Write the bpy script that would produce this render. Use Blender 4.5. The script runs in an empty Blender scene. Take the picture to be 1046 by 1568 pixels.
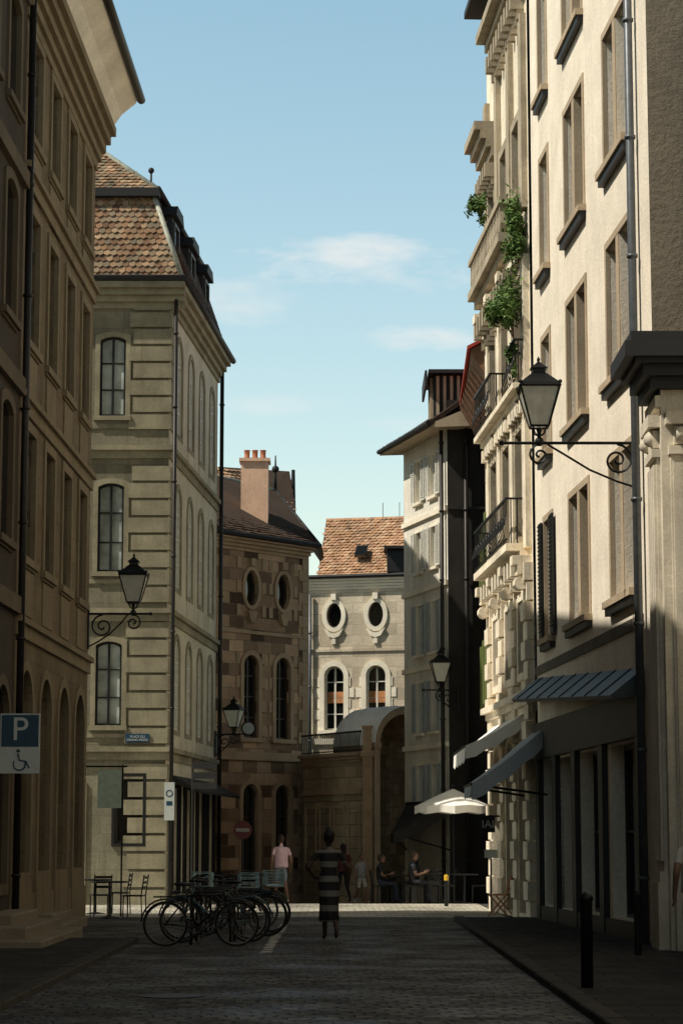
import bpy, bmesh, math, random
from mathutils import Vector, Matrix
from mathutils.geometry import tessellate_polygon
random.seed(7)
S=bpy.context.scene
COL=S.collection
R=math.radians
# ------------------------------------------------------------------ helpers
def link(ob,parent=None):
    COL.objects.link(ob)
    if parent is not None: ob.parent=parent
    return ob
def empty(name):
    return link(bpy.data.objects.new(name,None))
def gz(y):
    if y<58: return 0.0
    return -0.025*(min(y,110)-58)
class G:
    def __init__(s): s.v=[]; s.f=[]
    def add(s,vs,fs):
        n=len(s.v); s.v+=[tuple(v) for v in vs]; s.f+=[tuple(i+n for i in f) for f in fs]
    def box(s,x0,x1,y0,y1,z0,z1):
        s.add([(x0,y0,z0),(x1,y0,z0),(x1,y1,z0),(x0,y1,z0),(x0,y0,z1),(x1,y0,z1),(x1,y1,z1),(x0,y1,z1)],
              [(0,3,2,1),(4,5,6,7),(0,1,5,4),(1,2,6,5),(2,3,7,6),(3,0,4,7)])
    def hexa(s,p):
        s.add(p,[(0,3,2,1),(4,5,6,7),(0,1,5,4),(1,2,6,5),(2,3,7,6),(3,0,4,7)])
    def prism(s,pts,z0,z1):
        n=len(pts)
        s.add([(p[0],p[1],z0) for p in pts]+[(p[0],p[1],z1) for p in pts],
              [tuple(range(n-1,-1,-1)),tuple(range(n,2*n))]+[(i,(i+1)%n,n+(i+1)%n,n+i) for i in range(n)])
    def ring(s,o,i_,z0,z1):
        n=len(o)
        vs=[(p[0],p[1],z1) for p in o]+[(p[0],p[1],z1) for p in i_]+[(p[0],p[1],z0) for p in o]+[(p[0],p[1],z0) for p in i_]
        fs=[]
        for k in range(n):
            l=(k+1)%n
            fs+=[(k,l,n+l,n+k),(2*n+k,2*n+l,l,k),(n+k,n+l,3*n+l,3*n+k),(3*n+k,3*n+l,2*n+l,2*n+k)]
        s.add(vs,fs)
    def tube(s,pts,r,n=8,closed=False):
        pts=[Vector(p) for p in pts]; m=len(pts)
        if m<2: return
        rs=r if isinstance(r,(list,tuple)) else [r]*m
        t=(pts[1]-pts[0]).normalized()
        a=Vector((0,0,1)) if abs(t.z)<.9 else Vector((1,0,0))
        x=t.cross(a).normalized()
        vs=[];fs=[]
        for k in range(m):
            if closed: t2=(pts[(k+1)%m]-pts[k-1]).normalized()
            elif k==0: t2=(pts[1]-pts[0]).normalized()
            elif k==m-1: t2=(pts[-1]-pts[-2]).normalized()
            else: t2=(pts[k+1]-pts[k-1]).normalized()
            x=(x-t2*x.dot(t2)).normalized(); y=t2.cross(x)
            for j in range(n):
                an=2*math.pi*j/n
                vs.append(pts[k]+(x*math.cos(an)+y*math.sin(an))*rs[k])
        K=m if closed else m-1
        for k in range(K):
            for j in range(n):
                a0=k*n+j;a1=k*n+(j+1)%n;b0=((k+1)%m)*n+j;b1=((k+1)%m)*n+(j+1)%n
                fs.append((a0,a1,b1,b0))
        if not closed:
            fs.append(tuple(range(n-1,-1,-1))); fs.append(tuple(range((m-1)*n,m*n)))
        s.add(vs,fs)
    def ell(s,c,r,seg=12,rings=8):
        if not isinstance(r,(list,tuple)): r=(r,r,r)
        vs=[(c[0],c[1],c[2]-r[2])]
        for i in range(1,rings):
            ph=-math.pi/2+math.pi*i/rings
            for j in range(seg):
                th=2*math.pi*j/seg
                vs.append((c[0]+r[0]*math.cos(ph)*math.cos(th),c[1]+r[1]*math.cos(ph)*math.sin(th),c[2]+r[2]*math.sin(ph)))
        vs.append((c[0],c[1],c[2]+r[2])); fs=[]
        for j in range(seg): fs.append((0,1+(j+1)%seg,1+j))
        for i in range(rings-2):
            for j in range(seg):
                a=1+i*seg+j;b=1+i*seg+(j+1)%seg
                fs.append((a,b,b+seg,a+seg))
        l=len(vs)-1
        for j in range(seg): fs.append((l-seg+j,l-seg+(j+1)%seg,l))
        s.add(vs,fs)
    def lathe(s,prof,c=(0,0,0),n=16,sx=1,sy=1,rot=0,cap=True):
        vs=[];fs=[];m=len(prof)
        for (r,h) in prof:
            for j in range(n):
                a=2*math.pi*j/n+rot
                vs.append((c[0]+r*math.cos(a)*sx,c[1]+r*math.sin(a)*sy,c[2]+h))
        for k in range(m-1):
            for j in range(n):
                fs.append((k*n+j,k*n+(j+1)%n,(k+1)*n+(j+1)%n,(k+1)*n+j))
        if cap:
            fs.append(tuple(range(n-1,-1,-1))); fs.append(tuple(range((m-1)*n,m*n)))
        s.add(vs,fs)
    def obj(s,name,mat,parent=None,M=None,smooth=False,recalc=True,bevel=0):
        me=bpy.data.meshes.new(name); me.from_pydata(s.v,[],s.f); me.update()
        if recalc:
            bm=bmesh.new(); bm.from_mesh(me); bmesh.ops.recalc_face_normals(bm,faces=bm.faces); bm.to_mesh(me); bm.free()
        if smooth:
            for p in me.polygons: p.use_smooth=True
        me.materials.append(mat)
        ob=bpy.data.objects.new(name,me)
        link(ob,parent)
        if M is not None: ob.matrix_world=M
        if bevel:
            b=ob.modifiers.new('b','BEVEL'); b.width=bevel; b.segments=1; b.limit_method='ANGLE'
        return ob
# ------------------------------------------------------------------ materials
def newmat(name):
    m=bpy.data.materials.new(name); m.use_nodes=True
    return m,m.node_tree.nodes,m.node_tree.links,m.node_tree.nodes['Principled BSDF']
def c4(c,k=1): return (min(c[0]*k,1),min(c[1]*k,1),min(c[2]*k,1),1)
def mixn(N,L,fac,a,b,mode='MIX'):
    n=N.new('ShaderNodeMix'); n.data_type='RGBA'; n.blend_type=mode
    for idx,val in ((0,fac),(6,a),(7,b)):
        if hasattr(val,'links') : L.new(val,n.inputs[idx])
        else: n.inputs[idx].default_value=val
    return n.outputs[2]
def noise(N,L,vec,scale,detail=6,rough=.55):
    n=N.new('ShaderNodeTexNoise'); n.inputs['Scale'].default_value=scale
    n.inputs['Detail'].default_value=min(detail,4); n.inputs['Roughness'].default_value=rough
    if vec is not None: L.new(vec,n.inputs['Vector'])
    return n.outputs['Fac']
def mr(N,L,v,a,b,c=0,d=1):
    n=N.new('ShaderNodeMapRange'); L.new(v,n.inputs[0])
    for i,x in zip((1,2,3,4),(a,b,c,d)): n.inputs[i].default_value=x
    return n.outputs[0]
def mapping(N,L,vec,sc):
    n=N.new('ShaderNodeMapping'); L.new(vec,n.inputs[0]); n.inputs['Scale'].default_value=sc
    return n.outputs[0]
def math_(N,L,op,a,b=None,c=None):
    n=N.new('ShaderNodeMath'); n.operation=op
    for i,v in enumerate((a,b,c)):
        if v is None: continue
        if hasattr(v,'links'): L.new(v,n.inputs[i])
        else: n.inputs[i].default_value=v
    return n.outputs[0]
def addbump(N,L,b,h,strength,dist=.02):
    n=N.new('ShaderNodeBump'); n.inputs['Strength'].default_value=strength; n.inputs['Distance'].default_value=dist
    L.new(h,n.inputs['Height']); L.new(n.outputs[0],b.inputs['Normal'])
def grey(N,L,v):
    cm=N.new('ShaderNodeCombineColor')
    for i in range(3): L.new(v,cm.inputs[i])
    return cm.outputs[0]
def plaster(name,c,rough=.88,var=.16,sc=.9,bump=.35,bsc=22,stain=.35,vert='y',spec=.2):
    m,N,L,b=newmat(name); tc=N.new('ShaderNodeTexCoord').outputs['Object']
    f=mr(N,L,noise(N,L,tc,sc,4,.68),.3,.7)
    col=mixn(N,L,f,c4(c,1-var),c4(c,1+var))
    st=(2.2,.22,2.2) if vert=='y' else (2.2,2.2,.22)
    sf=mr(N,L,noise(N,L,mapping(N,L,tc,st),1.6,4,.7),.5,.78,0,stain)
    col=mixn(N,L,sf,col,c4((c[0]*.38,c[1]*.35,c[2]*.30)))
    fine=noise(N,L,tc,bsc,4,.75)
    col=mixn(N,L,1.0,col,grey(N,L,mr(N,L,fine,.3,.7,.84,1.14)),'MULTIPLY')
    L.new(col,b.inputs['Base Color']); b.inputs['Roughness'].default_value=rough
    b.inputs['Specular IOR Level'].default_value=spec
    addbump(N,L,b,fine,bump)
    return m
def masonry(name,c1,c2,mc,bw,bh,ms=.012,bump=.5,var=.2,rough=.88,bias=0.0,bdist=.02,stain=0):
    m,N,L,b=newmat(name); tc=N.new('ShaderNodeTexCoord').outputs['Object']
    br=N.new('ShaderNodeTexBrick'); br.inputs['Scale'].default_value=1
    br.inputs['Color1'].default_value=c4(c1); br.inputs['Color2'].default_value=c4(c2); br.inputs['Mortar'].default_value=c4(mc)
    br.inputs['Mortar Size'].default_value=ms; br.inputs['Mortar Smooth'].default_value=.3; br.inputs['Bias'].default_value=bias
    br.inputs['Brick Width'].default_value=bw; br.inputs['Row Height'].default_value=bh
    wn=N.new('ShaderNodeTexNoise'); wn.inputs['Scale'].default_value=2.5/ bw; wn.inputs['Detail'].default_value=1; L.new(tc,wn.inputs['Vector'])
    vm=N.new('ShaderNodeVectorMath'); vm.operation='MULTIPLY_ADD'
    L.new(wn.outputs['Color'],vm.inputs[0]); vm.inputs[1].default_value=(bh*.12,)*3; L.new(tc,vm.inputs[2])
    L.new(vm.outputs[0],br.inputs['Vector'])
    f=mr(N,L,noise(N,L,tc,.8,4,.68),.3,.7,1-var,1+var)
    fine=noise(N,L,tc,14,4,.72)
    f2=mr(N,L,fine,.3,.7,.84,1.14)
    mu=math_(N,L,'MULTIPLY',f,f2)
    col=mixn(N,L,1.0,br.outputs['Color'],grey(N,L,mu),'MULTIPLY')
    if stain:
        sf=mr(N,L,noise(N,L,mapping(N,L,tc,(2.2,.22,2.2)),1.6,4,.7),.5,.78,0,stain)
        col=mixn(N,L,sf,col,c4((c1[0]*.4,c1[1]*.37,c1[2]*.32)))
    L.new(col,b.inputs['Base Color']); b.inputs['Roughness'].default_value=rough; b.inputs['Specular IOR Level'].default_value=.2
    addbump(N,L,b,math_(N,L,'MULTIPLY_ADD',br.outputs['Fac'],-1.0,fine),bump,bdist)
    return m
def simple(name,c,rough=.5,metal=0,var=.15,sc=8,spec=.4,bump=.1,alpha=1):
    m,N,L,b=newmat(name); tc=N.new('ShaderNodeTexCoord').outputs['Object']
    f=mr(N,L,noise(N,L,tc,sc,3,.6),.3,.7)
    L.new(mixn(N,L,f,c4(c,1-var),c4(c,1+var)),b.inputs['Base Color'])
    b.inputs['Roughness'].default_value=rough; b.inputs['Metallic'].default_value=metal; b.inputs['Specular IOR Level'].default_value=spec
    b.inputs['Alpha'].default_value=alpha
    return m
def islandmat(name,cols,rough=.85,bump=.3,sc=25):
    m,N,L,b=newmat(name); g=N.new('ShaderNodeNewGeometry'); tc=N.new('ShaderNodeTexCoord').outputs['Object']
    r=N.new('ShaderNodeValToRGB'); r.color_ramp.interpolation='LINEAR'
    el=r.color_ramp.elements
    while len(el)<len(cols): el.new(.5)
    for i,c in enumerate(cols): el[i].position=i/(len(cols)-1); el[i].color=c4(c)
    L.new(g.outputs['Random Per Island'],r.inputs[0])
    f=mr(N,L,noise(N,L,tc,1.1,4,.65),.3,.7,.68,1.2)
    L.new(mixn(N,L,1.0,r.outputs[0],grey(N,L,f),'MULTIPLY'),b.inputs['Base Color'])
    b.inputs['Roughness'].default_value=rough; b.inputs['Specular IOR Level'].default_value=.2
    return m
def stripes(name,ca,cb,freq,axis=2,rough=.8,thr=.0):
    m,N,L,b=newmat(name); tc=N.new('ShaderNodeTexCoord').outputs['Object']
    sp=N.new('ShaderNodeSeparateXYZ'); L.new(tc,sp.inputs[0])
    s_=math_(N,L,'SINE',math_(N,L,'MULTIPLY',sp.outputs[axis],freq*2*math.pi))
    L.new(mixn(N,L,math_(N,L,'GREATER_THAN',s_,thr),c4(ca),c4(cb)),b.inputs['Base Color']); b.inputs['Roughness'].default_value=rough
    return m
def glassmat(name,c,rough=.06,spec=.9):
    m,N,L,b=newmat(name); tc=N.new('ShaderNodeTexCoord').outputs['Object']
    f=mr(N,L,noise(N,L,tc,1.3,3,.6),.35,.65)
    L.new(mixn(N,L,f,c4(c,.6),c4(c,1.4)),b.inputs['Base Color'])
    b.inputs['Roughness'].default_value=rough; b.inputs['Specular IOR Level'].default_value=spec
    addbump(N,L,b,noise(N,L,tc,2.2,2,.5),.12,.02)
    return m
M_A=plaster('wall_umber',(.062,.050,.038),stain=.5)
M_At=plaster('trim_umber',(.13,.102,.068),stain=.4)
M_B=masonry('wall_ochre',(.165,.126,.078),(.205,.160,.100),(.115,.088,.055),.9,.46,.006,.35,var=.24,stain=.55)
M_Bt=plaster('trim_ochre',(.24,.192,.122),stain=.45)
M_soff=plaster('soffit_cream',(.84,.79,.68),stain=.06)
M_C=masonry('wall_molasse',(.185,.172,.122),(.235,.218,.155),(.13,.12,.083),.85,.44,.006,.35,var=.26,stain=.55)
M_Ct=plaster('quoin_molasse',(.285,.257,.178),stain=.5,var=.32)
M_Cs=plaster('wall_cream_green',(.60,.55,.43),stain=.35)
M_D=masonry('patchwork_stone',(.070,.042,.027),(.56,.37,.235),(.22,.165,.11),.62,.36,.012,var=.22)
M_Dt=plaster('stone_tan_trim',(.42,.30,.195),stain=.35)
M_E=masonry('grey_ashlar',(.46,.39,.29),(.68,.59,.45),(.40,.34,.26),.8,.38,.008,var=.2)
M_Et=plaster('pale_limestone',(.84,.77,.63),stain=.15)
M_F=masonry('terrace_ashlar',(.28,.21,.13),(.44,.34,.22),(.17,.13,.08),.75,.34,.014)
M_lead=simple('pale_zinc',(.86,.86,.82),.6,0,.08,3)
M_G=plaster('wall_white_lime',(.74,.70,.61),stain=.45)
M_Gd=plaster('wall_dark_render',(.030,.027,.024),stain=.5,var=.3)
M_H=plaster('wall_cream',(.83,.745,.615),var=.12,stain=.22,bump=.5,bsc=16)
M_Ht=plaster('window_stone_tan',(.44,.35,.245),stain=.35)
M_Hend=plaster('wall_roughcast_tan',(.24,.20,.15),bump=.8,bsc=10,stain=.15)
M_Hlow=plaster('wall_grey_base',(.16,.14,.115),stain=.4)
M_J=plaster('stone_pale_ornate',(.80,.71,.56),var=.24,stain=.5)
M_Jd=plaster('stone_weathered',(.40,.34,.25),var=.3,stain=.6)
M_I=plaster('pilaster_stone',(.62,.56,.45),var=.24,stain=.5)
M_dark=simple('dark_paint',(.009,.009,.009),.5,0,.3)
M_iron=simple('black_iron',(.008,.009,.010),.45,.3,.3)
M_pipe=simple('zinc_pipe',(.10,.11,.12),.45,.3,.2)
M_pipe2=simple('brown_pipe',(.020,.017,.015),.5,.2,.3)
M_glass=glassmat('window_glass',(.010,.012,.012))
M_glass2=glassmat('window_glass_curtain',(.18,.175,.15),.12,.8)
M_glass3=glassmat('window_glass_sky_blinds',(.44,.48,.44),.15,.9)  # pale base colour paints sky reflection into front panes, blinds on side windows
M_frame=simple('window_frame_dark',(.05,.038,.028),.5)
M_framew=simple('window_frame_white',(.65,.64,.58),.5)
M_core=simple('interior_dark',(.02,.018,.016),.9,spec=.1)
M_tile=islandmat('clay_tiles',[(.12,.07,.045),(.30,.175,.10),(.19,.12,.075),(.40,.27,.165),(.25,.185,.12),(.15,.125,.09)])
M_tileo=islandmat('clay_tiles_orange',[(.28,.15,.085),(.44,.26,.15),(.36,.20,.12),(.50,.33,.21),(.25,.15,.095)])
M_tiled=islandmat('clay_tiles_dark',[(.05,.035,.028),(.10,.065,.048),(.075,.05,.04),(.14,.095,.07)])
M_roofu=plaster('roof_underlay',(.06,.042,.032),vert='z')
M_flash=simple('verdigris_flashing',(.36,.37,.30),.55,0,.25)
M_slate=simple('dark_slate',(.016,.016,.017),.65)
M_wood=simple('brown_wood',(.17,.09,.05),.65,0,.35,5)
M_woodo=simple('orange_wood',(.46,.21,.09),.6,0,.25,6)
M_red=simple('red_roof_edge',(.42,.05,.03),.6)
M_blue=simple('shutter_bluegrey',(.42,.46,.47),.55,0,.12)
M_chim=plaster('chimney_render',(.84,.56,.40),stain=.2,vert='z')
M_pot=simple('terracotta',(.40,.15,.08),.75)
M_awnw=simple('awning_white',(.86,.84,.78),.8,0,.06,3)
M_awng=stripes('awning_grey',(.24,.28,.30),(.42,.47,.49),2.2,1)
M_awnd=simple('awning_charcoal',(.02,.02,.02),.8)
M_canopy=simple('canopy_metal',(.05,.062,.065),.5,.2,.25,4)
M_paint=simple('road_paint',(.11,.11,.10),.8,0,.5,9)
M_paint2=simple('road_paint_line',(.42,.41,.38),.8,0,.5,9)
M_signb=simple('sign_blue',(.016,.055,.10),.4,0,.1)
M_signw=simple('sign_white',(.52,.56,.54),.4,0,.06)
M_lglass=simple('lantern_glass',(.70,.70,.60),.3,0,.1,alpha=.8)
M_rubber=simple('rubber',(.008,.008,.008),.8)
M_steel=simple('worn_steel',(.16,.16,.16),.4,.8)
M_leaf=islandmat('leaves',[(.05,.10,.025),(.11,.19,.05),(.07,.14,.035),(.20,.29,.09)],rough=.6)
M_kerb=plaster('kerb_stone',(.055,.052,.046),vert='z')
M_pave=masonry('pavement_slabs',(.022,.021,.019),(.048,.045,.040),(.011,.011,.010),.55,.4,.014)
M_step=plaster('step_stone',(.25,.21,.155),vert='z')
M_yellow=simple('yellow_paint',(.7,.42,.03),.5)
M_olive=simple('shutter_olive',(.16,.2,.06),.6)
M_signr=simple('sign_red',(.09,.014,.014),.5)
M_signdim=simple('sign_bar_grey',(.25,.25,.24),.5)
def setts(name,c1,c2,mo,bw=.19,bh=.16,ms=.018):
    m,N,L,b=newmat(name); tc=N.new('ShaderNodeTexCoord').outputs['Object']
    wn=N.new('ShaderNodeTexNoise'); wn.inputs['Scale'].default_value=1.2; wn.inputs['Detail'].default_value=3; L.new(tc,wn.inputs['Vector'])
    vm=N.new('ShaderNodeVectorMath'); vm.operation='MULTIPLY_ADD'
    L.new(wn.outputs['Color'],vm.inputs[0]); vm.inputs[1].default_value=(.32,)*3; L.new(tc,vm.inputs[2])
    br=N.new('ShaderNodeTexBrick'); br.inputs['Scale'].default_value=1
    br.inputs['Color1'].default_value=c4(c1); br.inputs['Color2'].default_value=c4(c2); br.inputs['Mortar'].default_value=c4(mo)
    br.inputs['Brick Width'].default_value=bw; br.inputs['Row Height'].default_value=bh; br.inputs['Mortar Size'].default_value=ms; br.inputs['Mortar Smooth'].default_value=.6
    L.new(vm.outputs[0],br.inputs['Vector'])
    f=mr(N,L,noise(N,L,tc,.35,4,.75),.3,.7,.45,1.5)
    L.new(mixn(N,L,1.0,br.outputs['Color'],grey(N,L,f),'MULTIPLY'),b.inputs['Base Color'])
    rg=mr(N,L,noise(N,L,tc,.8,3,.6),.35,.65,.45,.8); L.new(rg,b.inputs['Roughness']); b.inputs['Specular IOR Level'].default_value=.4
    addbump(N,L,b,math_(N,L,'MULTIPLY_ADD',br.outputs['Fac'],-1.0,noise(N,L,tc,5,4,.65)),1.0,.06)
    return m
M_setts=setts('cobbled_setts',(.014,.013,.011),(.105,.097,.082),(.005,.005,.005),.23,.24,.026)
M_sunpatch=setts('sun_patch_setts',(.30,.28,.23),(.54,.51,.43),(.18,.165,.14),.3,.2)  # setts in a paler colour, sun patch brightness put into the albedo
# ------------------------------------------------------------------ facade kit
def op_pts(kind,uc,zb,w,h,g=0):
    x0=uc-w/2-g; x1=uc+w/2+g; y0=zb-g; y1=zb+h+g
    if kind=='rect': return [(x0,y0),(x1,y0),(x1,y1),(x0,y1)]
    if kind=='oval':
        return [(uc+(w/2+g)*math.cos(a),zb+h/2+(h/2+g)*math.sin(a)) for a in [2*math.pi*i/28 for i in range(28)]]
    if kind=='arch':
        r=(x1-x0)/2; cy=y1-r
        return [(x0,y0),(x1,y0)]+[(uc+r*math.cos(a),cy+r*math.sin(a)) for a in [math.pi*i/14 for i in range(15)]]
    if kind=='seg':
        rise=.14*w; hw=(x1-x0)/2; r=(hw*hw+rise*rise)/(2*rise); cy=y1-r; a0=math.asin(hw/r)
        return [(x0,y0),(x1,y0)]+[(uc+r*math.sin(a0-2*a0*i/8),cy+r*math.cos(a0-2*a0*i/8)) for i in range(9)]
class Facade:
    def __init__(s,parent,p0,p1,z0,z1,mat):
        s.parent=parent; s.mat=mat; s.z0=z0; s.z1=z1
        p0=Vector((p0[0],p0[1],0)); p1=Vector((p1[0],p1[1],0))
        d=(p1-p0); s.L=d.length; d.normalize(); n=d.cross(Vector((0,0,1)))
        s.M=Matrix(((d.x,0,n.x,p0.x),(d.y,0,n.y,p0.y),(0,1,0,0),(0,0,0,1)))
        s.holes=[]; s.parts={}
    def g(s,mat,name='trim',smooth=False):
        k=(mat.name,name)
        if k not in s.parts: s.parts[k]=(G(),mat,name,smooth)
        return s.parts[k][0]
    def opening(s,kind,uc,zb,w,h,rec=.22,sur=None,sill=None,glass=None,frame=None,nv=1,nh=2,fw=.06):
        frame=frame or M_frame
        if glass is None: glass=M_glass2 if random.random()<.25 else M_glass
        s.holes.append((op_pts(kind,uc,zb,w,h),rec))
        gp=op_pts(kind,uc,zb,w,h,.03)
        G_=s.g(glass,'window_panes'); n=len(gp)
        G_.add([(p[0],p[1],-rec+.015) for p in gp],[tuple(range(n))])
        fr=s.g(frame,'window_frames')
        fr.ring(op_pts(kind,uc,zb,w,h,.02),op_pts(kind,uc,zb,w,h,-fw),-rec+.02,-rec+.08)
        for i in range(nv):
            u=uc-w/2+w*(i+1)/(nv+1); fr.box(u-fw*.5,u+fw*.5,zb,zb+h-(.06 if kind=='rect' else .1*w),-rec+.022,-rec+.075)
        for i in range(nh):
            z=zb+h*(i+1)/(nh+1); fr.box(uc-w/2,uc+w/2,z-fw*.3,z+fw*.3,-rec+.024,-rec+.07)
        if sur:
            sw,sp,sm=sur
            s.g(sm,'window_surrounds').ring(op_pts(kind,uc,zb,w,h,sw),op_pts(kind,uc,zb,w,h,-.004),-.05,sp)
        if sill:
            sw,sp,sh,sm=sill
            s.g(sm,'window_sills').box(uc-w/2-sw,uc+w/2+sw,zb-sh,zb-.005,-.1,sp)
    def course(s,z0,z1,proud,mat,u0=None,u1=None,dz=0):
        s.g(mat,'string_courses').box(0 if u0 is None else u0,s.L if u1 is None else u1,z0,z1+dz,-.05,proud)
    def cornice(s,z0,z1,proud,mat,n=4,u0=None,u1=None,dent=None,dz=0):
        u0=0 if u0 is None else u0; u1=s.L if u1 is None else u1
        for i in range(n):
            a=z0+(z1-z0)*i/n; b=z0+(z1-z0)*(i+1)/n
            k=((i+1)/n)**1.3
            s.g(mat,'cornice').box(u0,u1,a,b+(dz if i==n-1 else 0),-.05,proud*k)
        if dent:
            sp,dw,dh,dp=dent; u=u0+sp/2
            while u<u1:
                s.g(mat,'modillions').box(u-dw/2,u+dw/2,z0-dh,z0+.02,-.04,dp)
                s.g(mat,'modillions').box(u-dw/2*.8,u+dw/2*.8,z0-dh*1.6,z0-dh,-.04,dp*.55); u+=sp
    def pipe(s,u,z0,z1,mat=None,r=.055,w=.12):
        g=s.g(mat or M_pipe,'drainpipe',True)
        g.tube([(u,z0,w),(u,z1,w)],r,10)
        z=z0+1.0
        while z<z1:
            g.tube([(u,z,w),(u,z+.05,w)],r*1.35,10); z+=1.9
    def finish(s):
        outer=[Vector((0,s.z0,0)),Vector((s.L,s.z0,0)),Vector((s.L,s.z1,0)),Vector((0,s.z1,0))]
        polys=[outer]+[[Vector((p[0],p[1],0)) for p in h] for h,_ in s.holes]
        tr=tessellate_polygon(polys)
        vs=[v for p in polys for v in p]; fs=[]
        for t in tr:
            a,b,c=[vs[i] for i in t]
            if (b-a).cross(c-a).z<0: t=(t[0],t[2],t[1])
            fs.append(tuple(t))
        gg=G(); gg.add(vs,fs)
        for h,rec in s.holes:
            n=len(h)
            gg.add([(p[0],p[1],0) for p in h]+[(p[0],p[1],-rec-.02) for p in h],[(i,(i+1)%n,n+(i+1)%n,n+i) for i in range(n)])
        gg.obj('walls',s.mat,s.parent,s.M,recalc=False)
        for (g,mat,name,sm) in s.parts.values():
            if g.f: g.obj(name,mat,s.parent,s.M,smooth=sm,recalc=(name!='window_panes'))
def core(parent,pts,z0,z1,mat=None):
    g=G(); g.prism(pts,z0,z1); g.obj('sun_blocking_core',mat or M_core,parent)  # solid block added inside the shell so sunlight cannot pass through
def inside(p,poly):
    c=False;n=len(poly);j=n-1
    for i in range(n):
        xi,yi=poly[i];xj,yj=poly[j]
        if (yi>p[1])!=(yj>p[1]) and p[0]<(xj-xi)*(p[1]-yi)/(yj-yi)+xi: c=not c
        j=i
    return c
def roof(parent,pts,tmat,tw=.17,th=.16,tiles=True):
    P=[Vector(p) for p in pts]; o=P[0]; u=(P[1]-P[0]).normalized(); n=u.cross(P[-1]-P[0]).normalized(); v=n.cross(u)
    poly=[((p-o).dot(u),(p-o).dot(v)) for p in P]
    g=G(); m=len(P)
    g.add([p for p in P]+[p-n*.12 for p in P],[tuple(range(m)),tuple(range(2*m-1,m-1,-1))]+[(i,m+i,m+(i+1)%m,(i+1)%m) for i in range(m)])
    g.obj('roof_slope',M_roofu if tiles else tmat,parent)
    if not tiles: return
    t=G(); u0=min(p[0] for p in poly); u1=max(p[0] for p in poly); v1=max(p[1] for p in poly)
    j=0
    while j*th<v1:
        i=0
        while u0+i*tw<u1+tw:
            uc=u0+(i+.5*(j%2))*tw; vc=j*th
            if inside((uc,vc+th*.5),poly):
                a=.48*tw; L_=.035+random.uniform(-.008,.018); du=random.uniform(-.008,.008); dv=random.uniform(-.012,.012)
                s=[(-a,th*1.25,.004),(-a,th*.28,L_*.8),(-a*.6,.03*1,L_),(0,-.01,L_*1.08),(a*.6,.03,L_),(a,th*.28,L_*.8),(a,th*1.25,.004)]
                top=[o+u*(uc+du+q[0])+v*(vc+dv+q[1])+n*q[2] for q in s]
                bot=[p-n*.02 for p in top[1:6]]
                t.add(top+bot,[tuple(range(6,-1,-1))]+[(1+k,2+k,8+k,7+k) for k in range(4)])
            i+=1
        j+=1
    t.obj('roof_tiles',tmat,parent,recalc=False)
def ridge(parent,pts,mat,r=.08):
    g=G(); g.tube(pts,r,8); g.obj('ridge_cap',mat,parent,smooth=True)
# ------------------------------------------------------------------ ground
g=G(); ys=[-100,57,58,62,70,90,110,700]
for y in ys: 
    for x in (-300,300): g.v.append((x,y,gz(y)))
g.f=[(2*i,2*i+1,2*i+3,2*i+2) for i in range(len(ys)-1)]
g.obj('ground',M_setts,recalc=False)
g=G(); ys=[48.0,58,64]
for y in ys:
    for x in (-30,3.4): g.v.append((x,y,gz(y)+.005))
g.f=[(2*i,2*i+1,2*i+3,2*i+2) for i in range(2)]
g.obj('sun_patch_paving',M_sunpatch,recalc=False)  # paler sheet over the ground, painted brighter where the sun patch falls
def pave(name,x0,x1,y0,y1,kx):
    e=empty(name)
    a=G(); a.box(x0,x1,y0,y1,-.05,.07); a.obj('slabs',M_pave,e)
    k=G(); y=y0
    while y<y1:
        k.box(kx-.1,kx+.1,y+.01,min(y+.98,y1),-.05,.085+random.uniform(-.004,.004)); y+=1
    k.obj('kerb',M_kerb,e,bevel=.015)
pave('pavement',2.43,7,-30,46.2,2.33)
pave('pavement',-9,-3.38,-30,36.5,-3.28)
def worn(g,x0,x1,y0,y1,n):
    for _ in range(n):
        a=random.uniform(x0,x1-.1); c=random.uniform(y0,y1-.1)
        g.box(a,min(x1,a+random.uniform(.06,.14)),c,min(y1,c+random.uniform(.08,.2)),0,.005+random.uniform(0,.002))
gm=G(); y=33.0
while y<43.5: worn(gm,-1.17,-1.0,y,y+2.1,34); y+=2.25
gm.obj('road_marking',M_paint2)
gm=G(); worn(gm,-.3,.15,26.5,27.5,10); worn(gm,.15,.45,22.9,23.6,8); worn(gm,-1.65,-1.1,22.5,23.5,9); worn(gm,-1.1,-.75,24.3,25,5)
gm.obj('road_marking',M_paint)
g=G(); g.lathe([(.33,0),(.33,.008)],(-1.75,24.0,0),24); g.obj('manhole_cover',M_iron)
# ------------------------------------------------------------------ A  leftmost house
def leftX(y): return -6.10+.0217*y
YJ=36.9
b=empty('old_town_house')
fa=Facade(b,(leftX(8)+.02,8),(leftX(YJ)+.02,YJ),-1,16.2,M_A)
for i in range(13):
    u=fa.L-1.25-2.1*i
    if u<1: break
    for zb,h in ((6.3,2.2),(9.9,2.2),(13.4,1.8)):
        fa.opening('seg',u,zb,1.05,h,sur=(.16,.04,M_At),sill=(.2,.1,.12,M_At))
    fa.opening('arch',u,.9,1.35,3.1,rec=.35,sur=(.16,.05,M_At),glass=M_glass,nv=1,nh=1)
for z in (5.35,8.95,12.45): fa.course(z-.14,z+.14,.1,M_At)
fa.cornice(15.5,16.3,.4,M_At)
fa.finish()
core(b,[(-16,8),(leftX(8)-.4,8),(leftX(YJ)-.4,YJ-.05),(-16,YJ-.05)],-1,16.3)
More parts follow.
